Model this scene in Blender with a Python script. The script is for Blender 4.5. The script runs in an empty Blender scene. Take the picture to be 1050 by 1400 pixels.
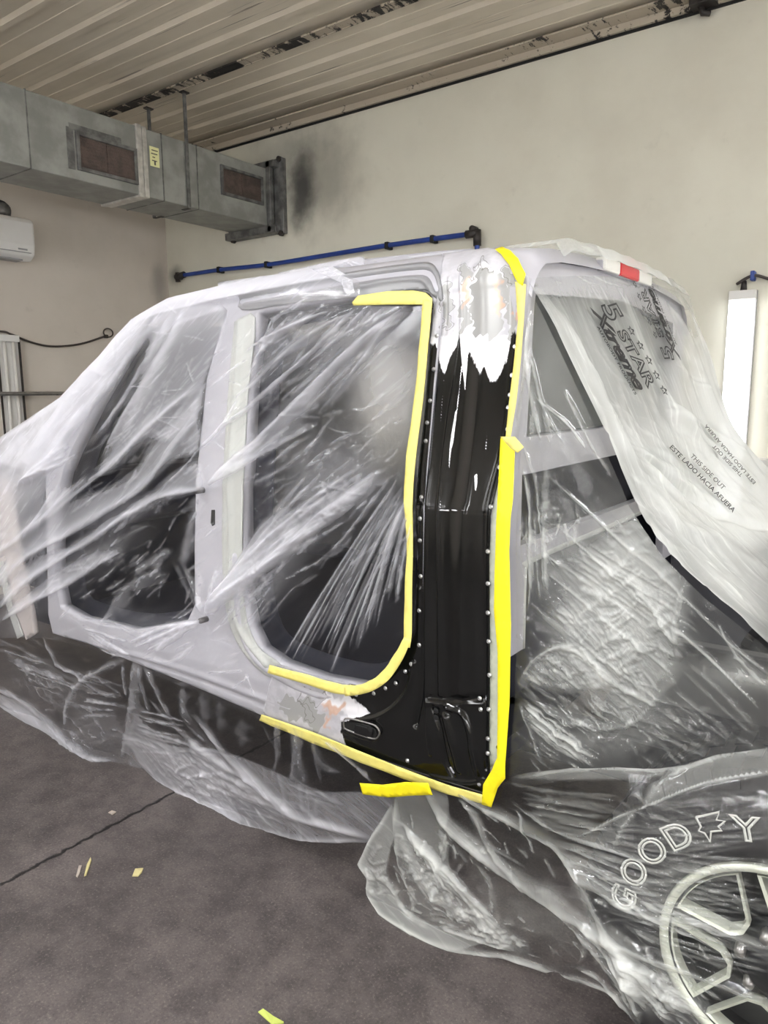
import bpy, bmesh, math, random
import numpy as np
from mathutils import Vector, Matrix
from mathutils.geometry import delaunay_2d_cdt
random.seed(7); RNG = np.random.default_rng(11)
SC = bpy.context.scene; COL = SC.collection; R = math.radians

# ------------------------------------------------------------------ camera (phone held at 1.55 m)
F_PX, PITCH, YAW, ROLL, H = 1010.0, R(9.3), R(53.7), R(-0.4), 1.55
_fw = np.array([-math.cos(YAW), math.sin(YAW), 0]); _rt = np.array([math.sin(YAW), math.cos(YAW), 0]); _up = np.array([0, 0, 1.0])
CF = _fw*math.cos(PITCH) - _up*math.sin(PITCH); _U = _up*math.cos(PITCH) + _fw*math.sin(PITCH)
CR = math.cos(ROLL)*_rt + math.sin(ROLL)*_U; CU = -math.sin(ROLL)*_rt + math.cos(ROLL)*_U
CC = np.array([0, 0, H])
cam = bpy.data.cameras.new('camera'); cam_o = bpy.data.objects.new('camera', cam); COL.objects.link(cam_o)
M = Matrix.Identity(4)
for i in range(3):
    M[i][0] = CR[i]; M[i][1] = CU[i]; M[i][2] = -CF[i]; M[i][3] = CC[i]
cam_o.matrix_world = M
cam.sensor_fit = 'VERTICAL'; cam.sensor_height = 36; cam.lens = F_PX*36/1400; cam.clip_start = 0.05
SC.camera = cam_o

# measurements taken from the photograph, carried onto the real surfaces they lie on
def ray(x, y): return CF + CR*(x-525)/F_PX - CU*(y-700)/F_PX
def on(x, y, ax, val):
    d = ray(x, y); return CC + d*((val-CC[ax])/d[ax])
def hit(x, y, yf):
    d = ray(x, y); ts = np.linspace(1.0, 6.5, 1101)
    P = CC[None] + d[None]*ts[:, None]
    g = P[:, 1] - yf(P[:, 0], P[:, 2])
    k = np.argmax(g >= 0)
    if g[k] < 0 or k == 0: return P[np.argmax(g)] if g.max() < 0 else P[0]
    t = ts[k-1] + (ts[k]-ts[k-1])*(-g[k-1])/(g[k]-g[k-1])
    return CC + d*t
def project(P):
    v = P - CC; z = v @ CF
    return np.stack([525 + F_PX*(v @ CR)/z, 700 - F_PX*(v @ CU)/z], 1)

def smooth(pts, n=8):
    p = np.array(pts, float)
    if len(p) < 3: return p
    q = np.vstack([2*p[0]-p[1], p, 2*p[-1]-p[-2]]); out = []
    for i in range(1, len(q)-2):
        for t in np.linspace(0, 1, n, endpoint=False):
            a, b, c, d = q[i-1], q[i], q[i+1], q[i+2]
            out.append(.5*((2*b) + (-a+c)*t + (2*a-5*b+4*c-d)*t*t + (-a+3*b-3*c+d)*t**3))
    out.append(p[-1]); return np.array(out)

# ------------------------------------------------------------------ objects
def tag(o, label=None, cat=None, group=None, kind=None):
    if label: o['label'] = label
    if cat: o['category'] = cat
    if group: o['group'] = group
    if kind: o['kind'] = kind
    return o
def empty(name, loc, label, cat, group=None):
    o = bpy.data.objects.new(name, None); COL.objects.link(o); o.location = loc; o.empty_display_size = .1
    return tag(o, label, cat, group)
ORG = {}
def mesh(name, V, Fs, mat, parent=None, smooth_=False, loc=None):
    """V in world coordinates; the object's origin is its parent's, else loc / the centre of its base"""
    V = np.asarray(V, float)
    if parent is not None: o3 = ORG.get(parent.name, np.array(parent.location))
    elif loc is not None: o3 = np.array(loc, float)
    else: o3 = np.array([(V[:, 0].min()+V[:, 0].max())/2, (V[:, 1].min()+V[:, 1].max())/2, V[:, 2].min()])
    me = bpy.data.meshes.new(name); me.from_pydata((V-o3).tolist(), [], [list(map(int, f)) for f in Fs]); me.update()
    if mat: me.materials.append(mat)
    if smooth_: me.polygons.foreach_set('use_smooth', [True]*len(me.polygons))
    o = bpy.data.objects.new(name, me); COL.objects.link(o)
    if parent is not None: o.parent = parent
    else: o.location = o3
    ORG[o.name] = o3
    return o
class MB:
    def __init__(s): s.v = []; s.f = []
    def add(s, V, Fs):
        n = len(s.v); s.v += [tuple(p) for p in V]; s.f += [[i+n for i in f] for f in Fs]; return s
    def box(s, c, d, rot=None):
        V = []
        for i in (-1, 1):
            for j in (-1, 1):
                for k in (-1, 1):
                    p = Vector((i*d[0]/2, j*d[1]/2, k*d[2]/2))
                    if rot is not None: p = rot @ p
                    V.append((c[0]+p.x, c[1]+p.y, c[2]+p.z))
        return s.add(V, [[0, 1, 3, 2], [4, 6, 7, 5], [0, 4, 5, 1], [2, 3, 7, 6], [0, 2, 6, 4], [1, 5, 7, 3]])
    def b2(s, a, b): return s.box([(a[i]+b[i])/2 for i in range(3)], [abs(b[i]-a[i]) for i in range(3)])
    def tube(s, pts, r, n=10, cap=True):
        P = np.array(pts, float); V = []; Fs = []; u = None
        for i in range(len(P)):
            t = P[min(i+1, len(P)-1)] - P[max(i-1, 0)]; t /= np.linalg.norm(t)
            if u is None: u = np.cross(t, [0, 0, 1] if abs(t[2]) < .9 else [1, 0, 0])
            else: u = u - t*(u @ t)
            u /= np.linalg.norm(u); w = np.cross(t, u); rr = r[i] if hasattr(r, '__len__') else r
            for k in range(n):
                a = 2*math.pi*k/n; V.append(P[i] + rr*(math.cos(a)*u + math.sin(a)*w))
        for i in range(len(P)-1):
            for k in range(n): Fs.append([i*n+k, i*n+(k+1) % n, (i+1)*n+(k+1) % n, (i+1)*n+k])
        if cap: Fs += [list(range(n))[::-1], list(range((len(P)-1)*n, len(P)*n))]
        return s.add(V, Fs)
    def lathe(s, prof, c, axis=1, n=48, close=False):
        """prof = (radius, along) pairs turned about an axis through c"""
        V = []; Fs = []; m = len(prof)
        for k in range(n):
            a = 2*math.pi*k/n
            for r_, h_ in prof:
                p = [r_*math.cos(a), r_*math.sin(a)]; q = [0, 0, 0]; q[axis] = h_
                o = [i for i in range(3) if i != axis]; q[o[0]] = p[0]; q[o[1]] = p[1]
                V.append([c[i]+q[i] for i in range(3)])
        for k in range(n):
            for i in range(m if close else m-1):
                a, b = k*m+i, k*m+(i+1) % m; c2, d2 = ((k+1) % n)*m+(i+1) % m, ((k+1) % n)*m+i
                Fs.append([a, b, c2, d2])
        return s.add(V, Fs)
    def loft(s, rings, closed=False):
        V = [p for r_ in rings for p in r_]; m = len(rings[0]); Fs = []
        for i in range(len(rings)-1):
            for k in range(m if closed else m-1):
                Fs.append([i*m+k, i*m+(k+1) % m, (i+1)*m+(k+1) % m, (i+1)*m+k])
        return s.add(V, Fs)
    def prism(s, poly, a, b, axis):
        """poly: 2-D outline in the plane across axis, from a to b"""
        n = len(poly); o = [i for i in range(3) if i != axis]; V = []
        for h_ in (a, b):
            for p in poly:
                q = [0, 0, 0]; q[axis] = h_; q[o[0]] = p[0]; q[o[1]] = p[1]; V.append(q)
        return s.add(V, [list(range(n)), list(range(n, 2*n))[::-1]] + [[i, (i+1) % n, n+(i+1) % n, n+i] for i in range(n)])
    def build(s, name, mat, parent=None, smooth_=False, bevel=0, loc=None):
        o = mesh(name, s.v, s.f, mat, parent, smooth_, loc)
        bm = bmesh.new(); bm.from_mesh(o.data); bmesh.ops.recalc_face_normals(bm, faces=bm.faces); bm.to_mesh(o.data); bm.free()
        if bevel:
            m = o.modifiers.new('b', 'BEVEL'); m.width = bevel; m.segments = 2; m.limit_method = 'ANGLE'; m.angle_limit = R(40)
        return o

# ------------------------------------------------------------------ materials
def nm(name):
    m = bpy.data.materials.new(name); m.use_nodes = True; nt = m.node_tree; nt.nodes.clear(); return m, nt
def nd(nt, t, **kw):
    n = nt.nodes.new(t)
    for k, v in kw.items():
        if k.startswith('i_'):
            n.inputs[k[2:].replace('_', ' ')].default_value = v
        else: setattr(n, k, v)
    return n
def L(nt, a, b): nt.links.new(a, b)
def lin(r, g, b):
    f = lambda c: c/12.92 if c <= .04045 else ((c+.055)/1.055)**2.4
    return (f(r/255), f(g/255), f(b/255), 1)
def math_(nt, op, a, b=None, clamp=False):
    n = nt.nodes.new('ShaderNodeMath'); n.operation = op; n.use_clamp = clamp
    for i, x in enumerate((a, b)):
        if x is None: continue
        if isinstance(x, (int, float)): n.inputs[i].default_value = x
        else: nt.links.new(x, n.inputs[i])
    return n.outputs[0]
def mixc(nt, f, a, b):
    n = nt.nodes.new('ShaderNodeMix'); n.data_type = 'RGBA'
    for s_, x in ((n.inputs[0], f), (n.inputs[6], a), (n.inputs[7], b)):
        if isinstance(x, (int, float, tuple)): s_.default_value = x
        else: nt.links.new(x, s_)
    return n.outputs[2]
def ramp(nt, x, lo, hi):
    n = nt.nodes.new('ShaderNodeMapRange'); n.interpolation_type = 'SMOOTHSTEP'
    n.inputs[1].default_value = lo; n.inputs[2].default_value = hi; nt.links.new(x, n.inputs[0]); return n.outputs[0]
def coords(nt, scale=(1, 1, 1), which='Object'):
    t = nt.nodes.new('ShaderNodeTexCoord')
    if which == 'World': t = nt.nodes.new('ShaderNodeNewGeometry'); o = t.outputs['Position']
    else: o = t.outputs[which]
    mp = nt.nodes.new('ShaderNodeMapping'); mp.inputs['Scale'].default_value = scale; nt.links.new(o, mp.inputs[0]); return mp.outputs[0]
def noise(nt, vec, scale, detail=4, rough=.55):
    n = nt.nodes.new('ShaderNodeTexNoise'); n.inputs['Scale'].default_value = scale; n.inputs['Detail'].default_value = detail
    n.inputs['Roughness'].default_value = rough; nt.links.new(vec, n.inputs[0]); return n.outputs[0]
def pbr(name, col, rough=.5, metal=0, var=.0, vscale=20, bump=0, bscale=60, spec=.5, coat=0, emit=None, es=0):
    m, nt = nm(name); out = nd(nt, 'ShaderNodeOutputMaterial'); p = nd(nt, 'ShaderNodeBsdfPrincipled')
    p.inputs['Roughness'].default_value = rough; p.inputs['Metallic'].default_value = metal
    p.inputs['Specular IOR Level'].default_value = spec; p.inputs['Coat Weight'].default_value = coat; p.inputs['Coat Roughness'].default_value = .05
    v = coords(nt)
    if var:
        nz = noise(nt, v, vscale, 6)
        c = mixc(nt, ramp(nt, nz, .35, .68), tuple(x*(1-var) for x in col[:3])+(1,), tuple(min(1, x*(1+var*.6)) for x in col[:3])+(1,))
        L(nt, c, p.inputs['Base Color'])
        L(nt, math_(nt, 'ADD', math_(nt, 'MULTIPLY', nz, .2), rough-.1), p.inputs['Roughness'])
    else:
        nz = noise(nt, v, 8, 2); c = mixc(nt, ramp(nt, nz, .3, .7), tuple(x*.96 for x in col[:3])+(1,), col); L(nt, c, p.inputs['Base Color'])
    if bump:
        b = nd(nt, 'ShaderNodeBump'); b.inputs['Strength'].default_value = bump; b.inputs['Distance'].default_value = .01
        L(nt, noise(nt, v, bscale, 4), b.inputs['Height']); L(nt, b.outputs[0], p.inputs['Normal'])
    if emit:
        p.inputs['Emission Color'].default_value = emit; p.inputs['Emission Strength'].default_value = es
    L(nt, p.outputs[0], out.inputs[0]); return m

def wall_mat(name, stains, base, dark):
    m, nt = nm(name); out = nd(nt, 'ShaderNodeOutputMaterial'); p = nd(nt, 'ShaderNodeBsdfPrincipled'); p.inputs['Roughness'].default_value = .75
    v = coords(nt, which='World'); c = mixc(nt, ramp(nt, noise(nt, v, 1.1, 6, .6), .35, .7), base, dark)
    c = mixc(nt, math_(nt, 'MULTIPLY', ramp(nt, noise(nt, v, 9, 5, .6), .62, .8), .25), c, tuple(x*.75 for x in dark[:3])+(1,))
    for (cx, cy, cz, rx, ry, rz, amt, col) in stains:
        mp = nt.nodes.new('ShaderNodeMapping'); mp.vector_type = 'POINT'
        mp.inputs['Location'].default_value = (-cx/rx, -cy/ry, -cz/rz); mp.inputs['Scale'].default_value = (1/rx, 1/ry, 1/rz)
        g = nt.nodes.new('ShaderNodeNewGeometry'); L(nt, g.outputs['Position'], mp.inputs[0])
        le = nt.nodes.new('ShaderNodeVectorMath'); le.operation = 'LENGTH'; L(nt, mp.outputs[0], le.inputs[0])
        d = math_(nt, 'ADD', le.outputs['Value'], math_(nt, 'MULTIPLY', math_(nt, 'SUBTRACT', noise(nt, v, 5, 5), .5), .9))
        f = math_(nt, 'MULTIPLY', math_(nt, 'SUBTRACT', 1.0, ramp(nt, d, .1, 1.05)), amt); c = mixc(nt, f, c, col)
    L(nt, c, p.inputs['Base Color'])
    b = nd(nt, 'ShaderNodeBump'); b.inputs['Strength'].default_value = .15; b.inputs['Distance'].default_value = .01
    L(nt, noise(nt, v, 14, 6, .6), b.inputs['Height']); L(nt, b.outputs[0], p.inputs['Normal'])
    L(nt, p.outputs[0], out.inputs[0]); return m
SOOT = (.02, .02, .022, 1)
M_back = wall_mat('wall_paint_back', [(-4.07, 4.5, 3.05, .20, .5, .36, .85, SOOT), (-3.9, 4.5, 3.15, .55, .5, .55, .45, SOOT), (-4.25, 4.5, 3.4, .5, .5, .3, .35, SOOT),
      (-5.62, 4.5, 2.6, .14, .4, .12, .6, SOOT), (-3.3, 4.5, 3.62, 1.6, .3, .12, .35, SOOT), (-1.18, 4.5, 3.6, .25, .3, .12, .5, SOOT)], lin(216, 214, 200), lin(205, 202, 188))
M_left = wall_mat('wall_paint_left', [(-5.74, 4.4, 2.5, .4, .12, .3, .4, SOOT)], lin(208, 200, 190), lin(197, 189, 179))
def ceiling_mat():
    m, nt = nm('painted_steel_deck'); out = nd(nt, 'ShaderNodeOutputMaterial'); p = nd(nt, 'ShaderNodeBsdfPrincipled'); p.inputs['Roughness'].default_value = .42
    v = coords(nt, which='World'); vs = coords(nt, (.35, 9, 1), 'World'); vd = coords(nt, (1.2, 60, 1), 'World')
    c = mixc(nt, ramp(nt, noise(nt, v, .8, 5, .6), .35, .7), lin(218, 209, 192), lin(200, 190, 172))
    c = mixc(nt, math_(nt, 'MULTIPLY', ramp(nt, noise(nt, vs, 1.2, 5, .6), .5, .8), .4), c, lin(150, 140, 125))
    c = mixc(nt, math_(nt, 'MULTIPLY', ramp(nt, noise(nt, vd, .9, 4, .5), .66, .72), .75), c, lin(84, 76, 70))
    L(nt, c, p.inputs['Base Color']); L(nt, p.outputs[0], out.inputs[0]); return m
def lap_mat(th=.62):
    m, nt = nm('sooty_lap_joint'); out = nd(nt, 'ShaderNodeOutputMaterial'); p = nd(nt, 'ShaderNodeBsdfPrincipled'); p.inputs['Roughness'].default_value = .6
    v = coords(nt, (1, .35, 1), 'World'); big = noise(nt, v, 2.3, 3); sm = noise(nt, coords(nt, (1, .3, 1), 'World'), 24, 4, .7)
    s = math_(nt, 'ADD', math_(nt, 'MULTIPLY', big, .75), math_(nt, 'MULTIPLY', sm, .55))
    c = mixc(nt, ramp(nt, s, th, th+.05), lin(178, 168, 152), lin(26, 24, 24)); L(nt, c, p.inputs['Base Color']); L(nt, p.outputs[0], out.inputs[0]); return m
def floor_mat():
    m, nt = nm('stained_concrete'); out = nd(nt, 'ShaderNodeOutputMaterial'); p = nd(nt, 'ShaderNodeBsdfPrincipled')
    v = coords(nt, which='World'); n1 = noise(nt, v, 1.9, 9, .7); n2 = noise(nt, v, 9, 10, .8); n3 = noise(nt, v, 130, 4, .7)
    c = mixc(nt, ramp(nt, n1, .35, .68), lin(62, 57, 57), lin(94, 87, 86)); c = mixc(nt, math_(nt, 'MULTIPLY', ramp(nt, n2, .42, .7), .55), c, lin(102, 94, 92))
    c = mixc(nt, math_(nt, 'MULTIPLY', ramp(nt, n2, .55, .36), .55), c, lin(50, 45, 46))
    c = mixc(nt, math_(nt, 'MULTIPLY', ramp(nt, n3, .53, .72), .6), c, lin(134, 124, 120)); c = mixc(nt, math_(nt, 'MULTIPLY', ramp(nt, n3, .47, .3), .6), c, lin(38, 35, 36))
    c = mixc(nt, math_(nt, 'MULTIPLY', ramp(nt, noise(nt, v, 5.3, 9, .75), .68, .74), .35), c, lin(150, 142, 136))
    sx = nd(nt, 'ShaderNodeSeparateXYZ'); L(nt, v, sx.inputs[0])
    d = math_(nt, 'ABSOLUTE', math_(nt, 'ADD', math_(nt, 'ADD', sx.outputs[0], 2.262), math_(nt, 'MULTIPLY', math_(nt, 'SUBTRACT', noise(nt, v, 22, 7, .7), .5), .05)))
    g = math_(nt, 'SUBTRACT', 1.0, ramp(nt, d, .004, .012)); c = mixc(nt, g, c, lin(22, 19, 19))
    L(nt, c, p.inputs['Base Color']); L(nt, math_(nt, 'ADD', math_(nt, 'MULTIPLY', n2, .3), .42), p.inputs['Roughness'])
    b = nd(nt, 'ShaderNodeBump'); b.inputs['Strength'].default_value = .3; b.inputs['Distance'].default_value = .006
    L(nt, math_(nt, 'SUBTRACT', math_(nt, 'ADD', n2, math_(nt, 'MULTIPLY', n3, .35)), math_(nt, 'MULTIPLY', g, 1.5)), b.inputs['Height']); L(nt, b.outputs[0], p.inputs['Normal'])
    L(nt, p.outputs[0], out.inputs[0]); return m
def film_mat(name, tint, base, streak, fscale, crk):
    """thin polyethylene: mostly clear, milky where it is creased, bunched or doubled (attribute milk)"""
    m, nt = nm(name); out = nd(nt, 'ShaderNodeOutputMaterial')
    at = nd(nt, 'ShaderNodeAttribute', attribute_name='milk'); fl = nd(nt, 'ShaderNodeAttribute', attribute_name='flow'); ck = nd(nt, 'ShaderNodeAttribute', attribute_name='crinkle')
    mp = nd(nt, 'ShaderNodeMapping'); mp.inputs['Scale'].default_value = (fscale*.12, fscale, 1); L(nt, fl.outputs['Vector'], mp.inputs[0])
    n1 = noise(nt, mp.outputs[0], 1.0, 6, .62)
    mp2 = nd(nt, 'ShaderNodeMapping'); mp2.inputs['Scale'].default_value = (22, 85, 1); L(nt, fl.outputs['Vector'], mp2.inputs[0])
    n2 = noise(nt, mp2.outputs[0], 1.0, 5, .6); r2 = math_(nt, 'ABSOLUTE', math_(nt, 'MULTIPLY', math_(nt, 'SUBTRACT', n2, .5), 2))
    cr = math_(nt, 'MULTIPLY', math_(nt, 'SUBTRACT', 1.0, ramp(nt, r2, .0, .11)), ck.outputs['Fac'])
    st = math_(nt, 'MULTIPLY', ramp(nt, n1, .5, .78), math_(nt, 'ADD', math_(nt, 'MULTIPLY', at.outputs['Fac'], .75), .07))
    a = math_(nt, 'ADD', math_(nt, 'ADD', at.outputs['Fac'], base), math_(nt, 'ADD', math_(nt, 'MULTIPLY', st, streak), math_(nt, 'MULTIPLY', cr, crk)))
    a = math_(nt, 'MINIMUM', math_(nt, 'MAXIMUM', a, .008), .95)
    hgt = math_(nt, 'ADD', math_(nt, 'MULTIPLY', n1, .6), math_(nt, 'MULTIPLY', math_(nt, 'MULTIPLY', n2, ck.outputs['Fac']), 1.2))
    b = nd(nt, 'ShaderNodeBump'); b.inputs['Strength'].default_value = .35; b.inputs['Distance'].default_value = .008; L(nt, hgt, b.inputs['Height'])
    tr = nd(nt, 'ShaderNodeBsdfTransparent'); tr.inputs[0].default_value = (.985, .985, .985, 1)
    df = nd(nt, 'ShaderNodeBsdfDiffuse'); df.inputs[0].default_value = tint; L(nt, b.outputs[0], df.inputs['Normal'])
    tl = nd(nt, 'ShaderNodeBsdfTranslucent'); tl.inputs[0].default_value = tint; L(nt, b.outputs[0], tl.inputs['Normal'])
    s1 = nd(nt, 'ShaderNodeMixShader'); s1.inputs[0].default_value = .42; L(nt, df.outputs[0], s1.inputs[1]); L(nt, tl.outputs[0], s1.inputs[2])
    s2 = nd(nt, 'ShaderNodeMixShader'); L(nt, a, s2.inputs[0]); L(nt, tr.outputs[0], s2.inputs[1]); L(nt, s1.outputs[0], s2.inputs[2])
    gl = nd(nt, 'ShaderNodeBsdfAnisotropic' if False else 'ShaderNodeBsdfGlossy'); gl.inputs['Roughness'].default_value = .16; L(nt, b.outputs[0], gl.inputs['Normal'])
    s3 = nd(nt, 'ShaderNodeMixShader'); s3.inputs[0].default_value = .036; L(nt, s2.outputs[0], s3.inputs[1]); L(nt, gl.outputs[0], s3.inputs[2])
    L(nt, s3.outputs[0], out.inputs[0]); return m

M_ceil = ceiling_mat(); M_lap = lap_mat(.60); M_lapc = lap_mat(.75); M_floor = floor_mat()
M_galv = pbr('galvanised_steel', lin(142, 143, 138), .5, .2, .22, 7, .08, 40)
M_galvd = pbr('sooty_steel', lin(112, 112, 110), .5, .4, .45, 14)
M_foil = pbr('foil_tape', lin(205, 203, 198), .35, .6, .2, 18, .3, 30)
M_grille = pbr('dusty_brown_filter', lin(84, 72, 66), .9, 0, .35, 16, .5, 140)
M_stick = pbr('yellow_sticker', lin(222, 220, 165), .6)
M_ink = pbr('sticker_ink', lin(70, 70, 66), .7)
M_blue = pbr('blue_pipe', lin(30, 62, 140), .4, 0, .2, 10)
M_iron = pbr('dark_iron', lin(62, 58, 56), .55, .5, .3, 30)
M_white = pbr('white_plastic', lin(226, 225, 222), .4)
M_whited = pbr('grey_plastic', lin(150, 150, 150), .5)
M_cable = pbr('dark_cable', lin(66, 58, 54), .6)
M_steel = pbr('brushed_steel', lin(150, 148, 146), .3, .8, .15, 20)
M_tube = pbr('lit_tube', (1, 1, 1, 1), .4, emit=(.965, .98, 1, 1), es=33)
M_tubec = pbr('lit_tube_ceiling', (1, 1, 1, 1), .4, emit=(.965, .98, 1, 1), es=62)
M_tubev = pbr('lit_tube_soft', (1, 1, 1, 1), .4, emit=(.965, .98, 1, 1), es=3.2)
M_tubeoff = pbr('unlit_tube', lin(215, 212, 206), .3)
M_primer = pbr('grey_primer', lin(172, 171, 178), .33, .0, .05, 6, coat=.25)
M_seam = pbr('pale_seam_flange', lin(172, 176, 160), .5, 0, .12, 30)
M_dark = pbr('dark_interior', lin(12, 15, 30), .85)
M_chassis = pbr('black_chassis', lin(40, 40, 44), .55, .2, .2, 12)
M_rivet = pbr('rivet_steel', lin(200, 200, 200), .3, .8)
M_hole = pbr('dark_opening', lin(9, 9, 9), .7)
M_tapep = pbr('pale_masking_tape', lin(222, 210, 116), .55, 0, .07, 25, .15, 90)
M_tapeb = pbr('bright_yellow_tape', lin(240, 224, 24), .5, 0, .05, 25, .12, 90)
M_rub = pbr('tyre_rubber', lin(38, 38, 40), .7, 0, .2, 30)
M_rim = pbr('black_rim', lin(34, 36, 38), .35, .3)
M_mach = pbr('machined_rim', lin(206, 210, 196), .3, .3)
M_print = pbr('black_print', lin(28, 28, 30), .7)
M_prints = pbr('faded_print', lin(88, 88, 86), .7)
M_red = pbr('red_lens', lin(205, 40, 50), .2)
M_lens = pbr('clear_lens', lin(235, 234, 228), .2)
M_glass = pbr('smoked_glass', lin(46, 50, 54), .15)
M_scrap = pbr('tan_scrap', lin(188, 178, 128), .7); M_scrapg = pbr('green_scrap', lin(180, 192, 96), .7); M_scrapw = pbr('grey_scrap', lin(170, 160, 150), .8)
#@@FILMMATS
F_side = film_mat('film_side', (.87, .87, .93, 1), .012, .6, 50, .22)
F_rear = film_mat('film_rear', (.87, .89, .86, 1), .008, .5, 44, .15)

# ------------------------------------------------------------------ room
XW, YW, ZC = -5.74, 4.5, 3.62
XE, YS = 4.2, -3.2
def quad(name, p, mat): o = mesh(name, p, [[0, 1, 2, 3]], mat); return tag(o, kind='structure')
def slab(name, a, b, mat): return tag(MB().b2(a, b).build(name, mat), kind='structure')
slab('floor', (XW-.2, YS-.2, -.15), (XE+.2, YW+.2, 0), M_floor)
slab('wall_back', (XW-.2, YW, 0), (XE+.2, YW+.2, ZC+.1), M_back)
slab('wall_left', (XW-.2, YS, 0), (XW, YW, ZC+.1), M_left)
slab('wall_right', (XE, YS, 0), (XE+.2, YW, ZC+.1), M_left)
slab('wall_front', (XW-.2, YS-.2, 0), (XE+.2, YS, ZC+.1), M_left)
# corrugated deck: the profile runs along X
prof = []; y = YS
per = .292; y0 = 3.53 - per*24
k = 0; y = y0
while y < YW+.1:
    prof += [(y+.030, ZC), (y+.050, ZC-.018), (y+.088, ZC-.018), (y+.108, ZC), (y+.19, ZC), (y+.194, ZC-.003), (y+.206, ZC-.003), (y+.21, ZC)]
    y += per
mb = MB(); mb.loft([[(XW-.1, a, b) for a, b in prof], [(XE+.1, a, b) for a, b in prof]])
tag(mb.build('ceiling', M_ceil), kind='structure')
def lap(name, yc, w):
    mb = MB(); mb.b2((XW, yc-w/2, ZC-.03), (XE, yc+w/2, ZC-.0245)); mb.b2((XW, yc-w/2-.004, ZC-.034), (XE, yc-w/2+.004, ZC-.0245)); mb.b2((XW, yc+w/2-.003, ZC-.034), (XE, yc+w/2+.003, ZC-.0245))
    tag(mb.build(name, M_lap), kind='structure')
lap('trim_1', 3.545, .07)
mb = MB(); mb.b2((XW, 4.36, ZC-.036), (XE, 4.499, ZC-.026)); mb.b2((XW, 4.47, ZC-.075), (XE, 4.499, ZC-.026)); tag(mb.build('trim_2', M_lapc), kind='structure')
M_wallband = pbr('dark_wall_band', lin(84, 85, 92), .6, 0, .1, 5)
tag(MB().b2((XW, 4.485, .0), (XE, 4.5, .78)).build('trim_4', M_wallband), kind='structure')  # dark band added along the foot of the wall, behind the film
tag(MB().b2((XW, 4.49, ZC-.09), (XE, 4.4995, ZC-.075)).build('trim_3', M_hole), kind='structure')

# ------------------------------------------------------------------ duct
DX0, DX1, DZ0, DZ1, DY0, DY1 = -4.78, -4.36, 2.845, 3.275, 1.2, 4.44
duct = empty('air_duct', ((DX0+DX1)/2, 3.0, DZ0), 'long galvanised rectangular air duct running into the back wall', 'air duct')
MB().b2((DX0, DY0, DZ0), (DX1, DY1, DZ1)).build('duct_body', M_galv, duct, bevel=.006)
for yy in (2.48, 3.42, 3.72): MB().b2((DX0-.003, yy-.004, DZ0-.003), (DX1+.003, yy+.004, DZ1+.003)).build('seam', M_galvd, duct)
mb = MB(); mb.b2((DX0-.012, 3.215, DZ0-.012), (DX1+.012, 3.255, DZ1+.012)); mb.b2((DX0-.008, 3.262, DZ0-.008), (DX1+.008, 3.298, DZ1+.008)); mb.build('joint_collar', M_foil, duct, bevel=.003)
def grille(y0, y1, z0, z1, tilt):
    f = MB(); X = DX1+.004; w = .022
    f.b2((DX1-.005, y0-w, z0-w), (X+.012, y0, z1+w)); f.b2((DX1-.005, y1, z0-w), (X+.012, y1+w, z1+w)); f.b2((DX1-.005, y0, z0-w), (X+.012, y1, z0)); f.b2((DX1-.005, y0, z1), (X+.012, y1, z1+w))
    fo = f.build('grille_frame', M_galvd, duct, bevel=.003)
    g = MB(); g.b2((DX1-.004, y0, z0), (X, y1, z1))
    for k in range(9):
        zz = z0+(z1-z0)*(k+.5)/9; g.b2((X, y0, zz-.003), (X+.003, y1, zz+.003))
    g.b2((X, (y0+y1)/2-.006, z0), (X+.007, (y0+y1)/2+.006, z1)); g.build('filter_panel', M_grille, fo)
grille(2.80, 3.19, 2.925, 3.105, 0); grille(3.955, 4.34, 3.01, 3.175, 0)
mb = MB(); mb.b2((DX1, 2.74, 3.13), (DX1+.006, 3.10, 3.165)); mb.b2((DX1, 2.72, 2.9), (DX1+.005, 2.765, 3.14)); mb.build('foil_patch', M_galvd, duct)
st = MB().b2((DX1, 3.32, 3.05), (DX1+.002, 3.395, 3.175)).build('sticker', M_stick, duct)
mb = MB()
for k, (a, b) in enumerate([(3.335, 3.385), (3.33, 3.38), (3.34, 3.36), (3.335, 3.375)]): mb.b2((DX1+.002, a, 3.15-.022*k), (DX1+.003, b, 3.156-.022*k))
mb.b2((DX1+.002, 3.352, 3.06), (DX1+.003, 3.364, 3.085)); mb.build('sticker_text', M_ink, st)
mb = MB()
for (a, b) in (((DX0-.07, 4.40, DZ0-.055), (DX1+.09, 4.498, DZ0)), ((DX0-.07, 4.40, DZ1), (DX1+.09, 4.498, DZ1+.05)), ((DX1+.0, 4.40, DZ0-.05), (DX1+.045, 4.44, DZ1+.05)), ((DX1+.03, 4.455, DZ0-.06), (DX1+.13, 4.498, DZ1+.07)), ((DX0-.07, 4.44, DZ0-.05), (DX0, 4.498, DZ1+.05))): mb.b2(a, b)
fl = mb.build('wall_flange', M_galvd, duct, bevel=.004)
for x_, z_ in ((DX1+.1, DZ1+.06), (DX1+.1, DZ0-.06), (DX0-.03, DZ0-.05)): MB().lathe([(0, -.03), (.022, -.028), (.022, 0), (0, 0)], (x_, 4.47, z_), 1, 10).build('flange_bolt', M_iron, fl)
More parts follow.
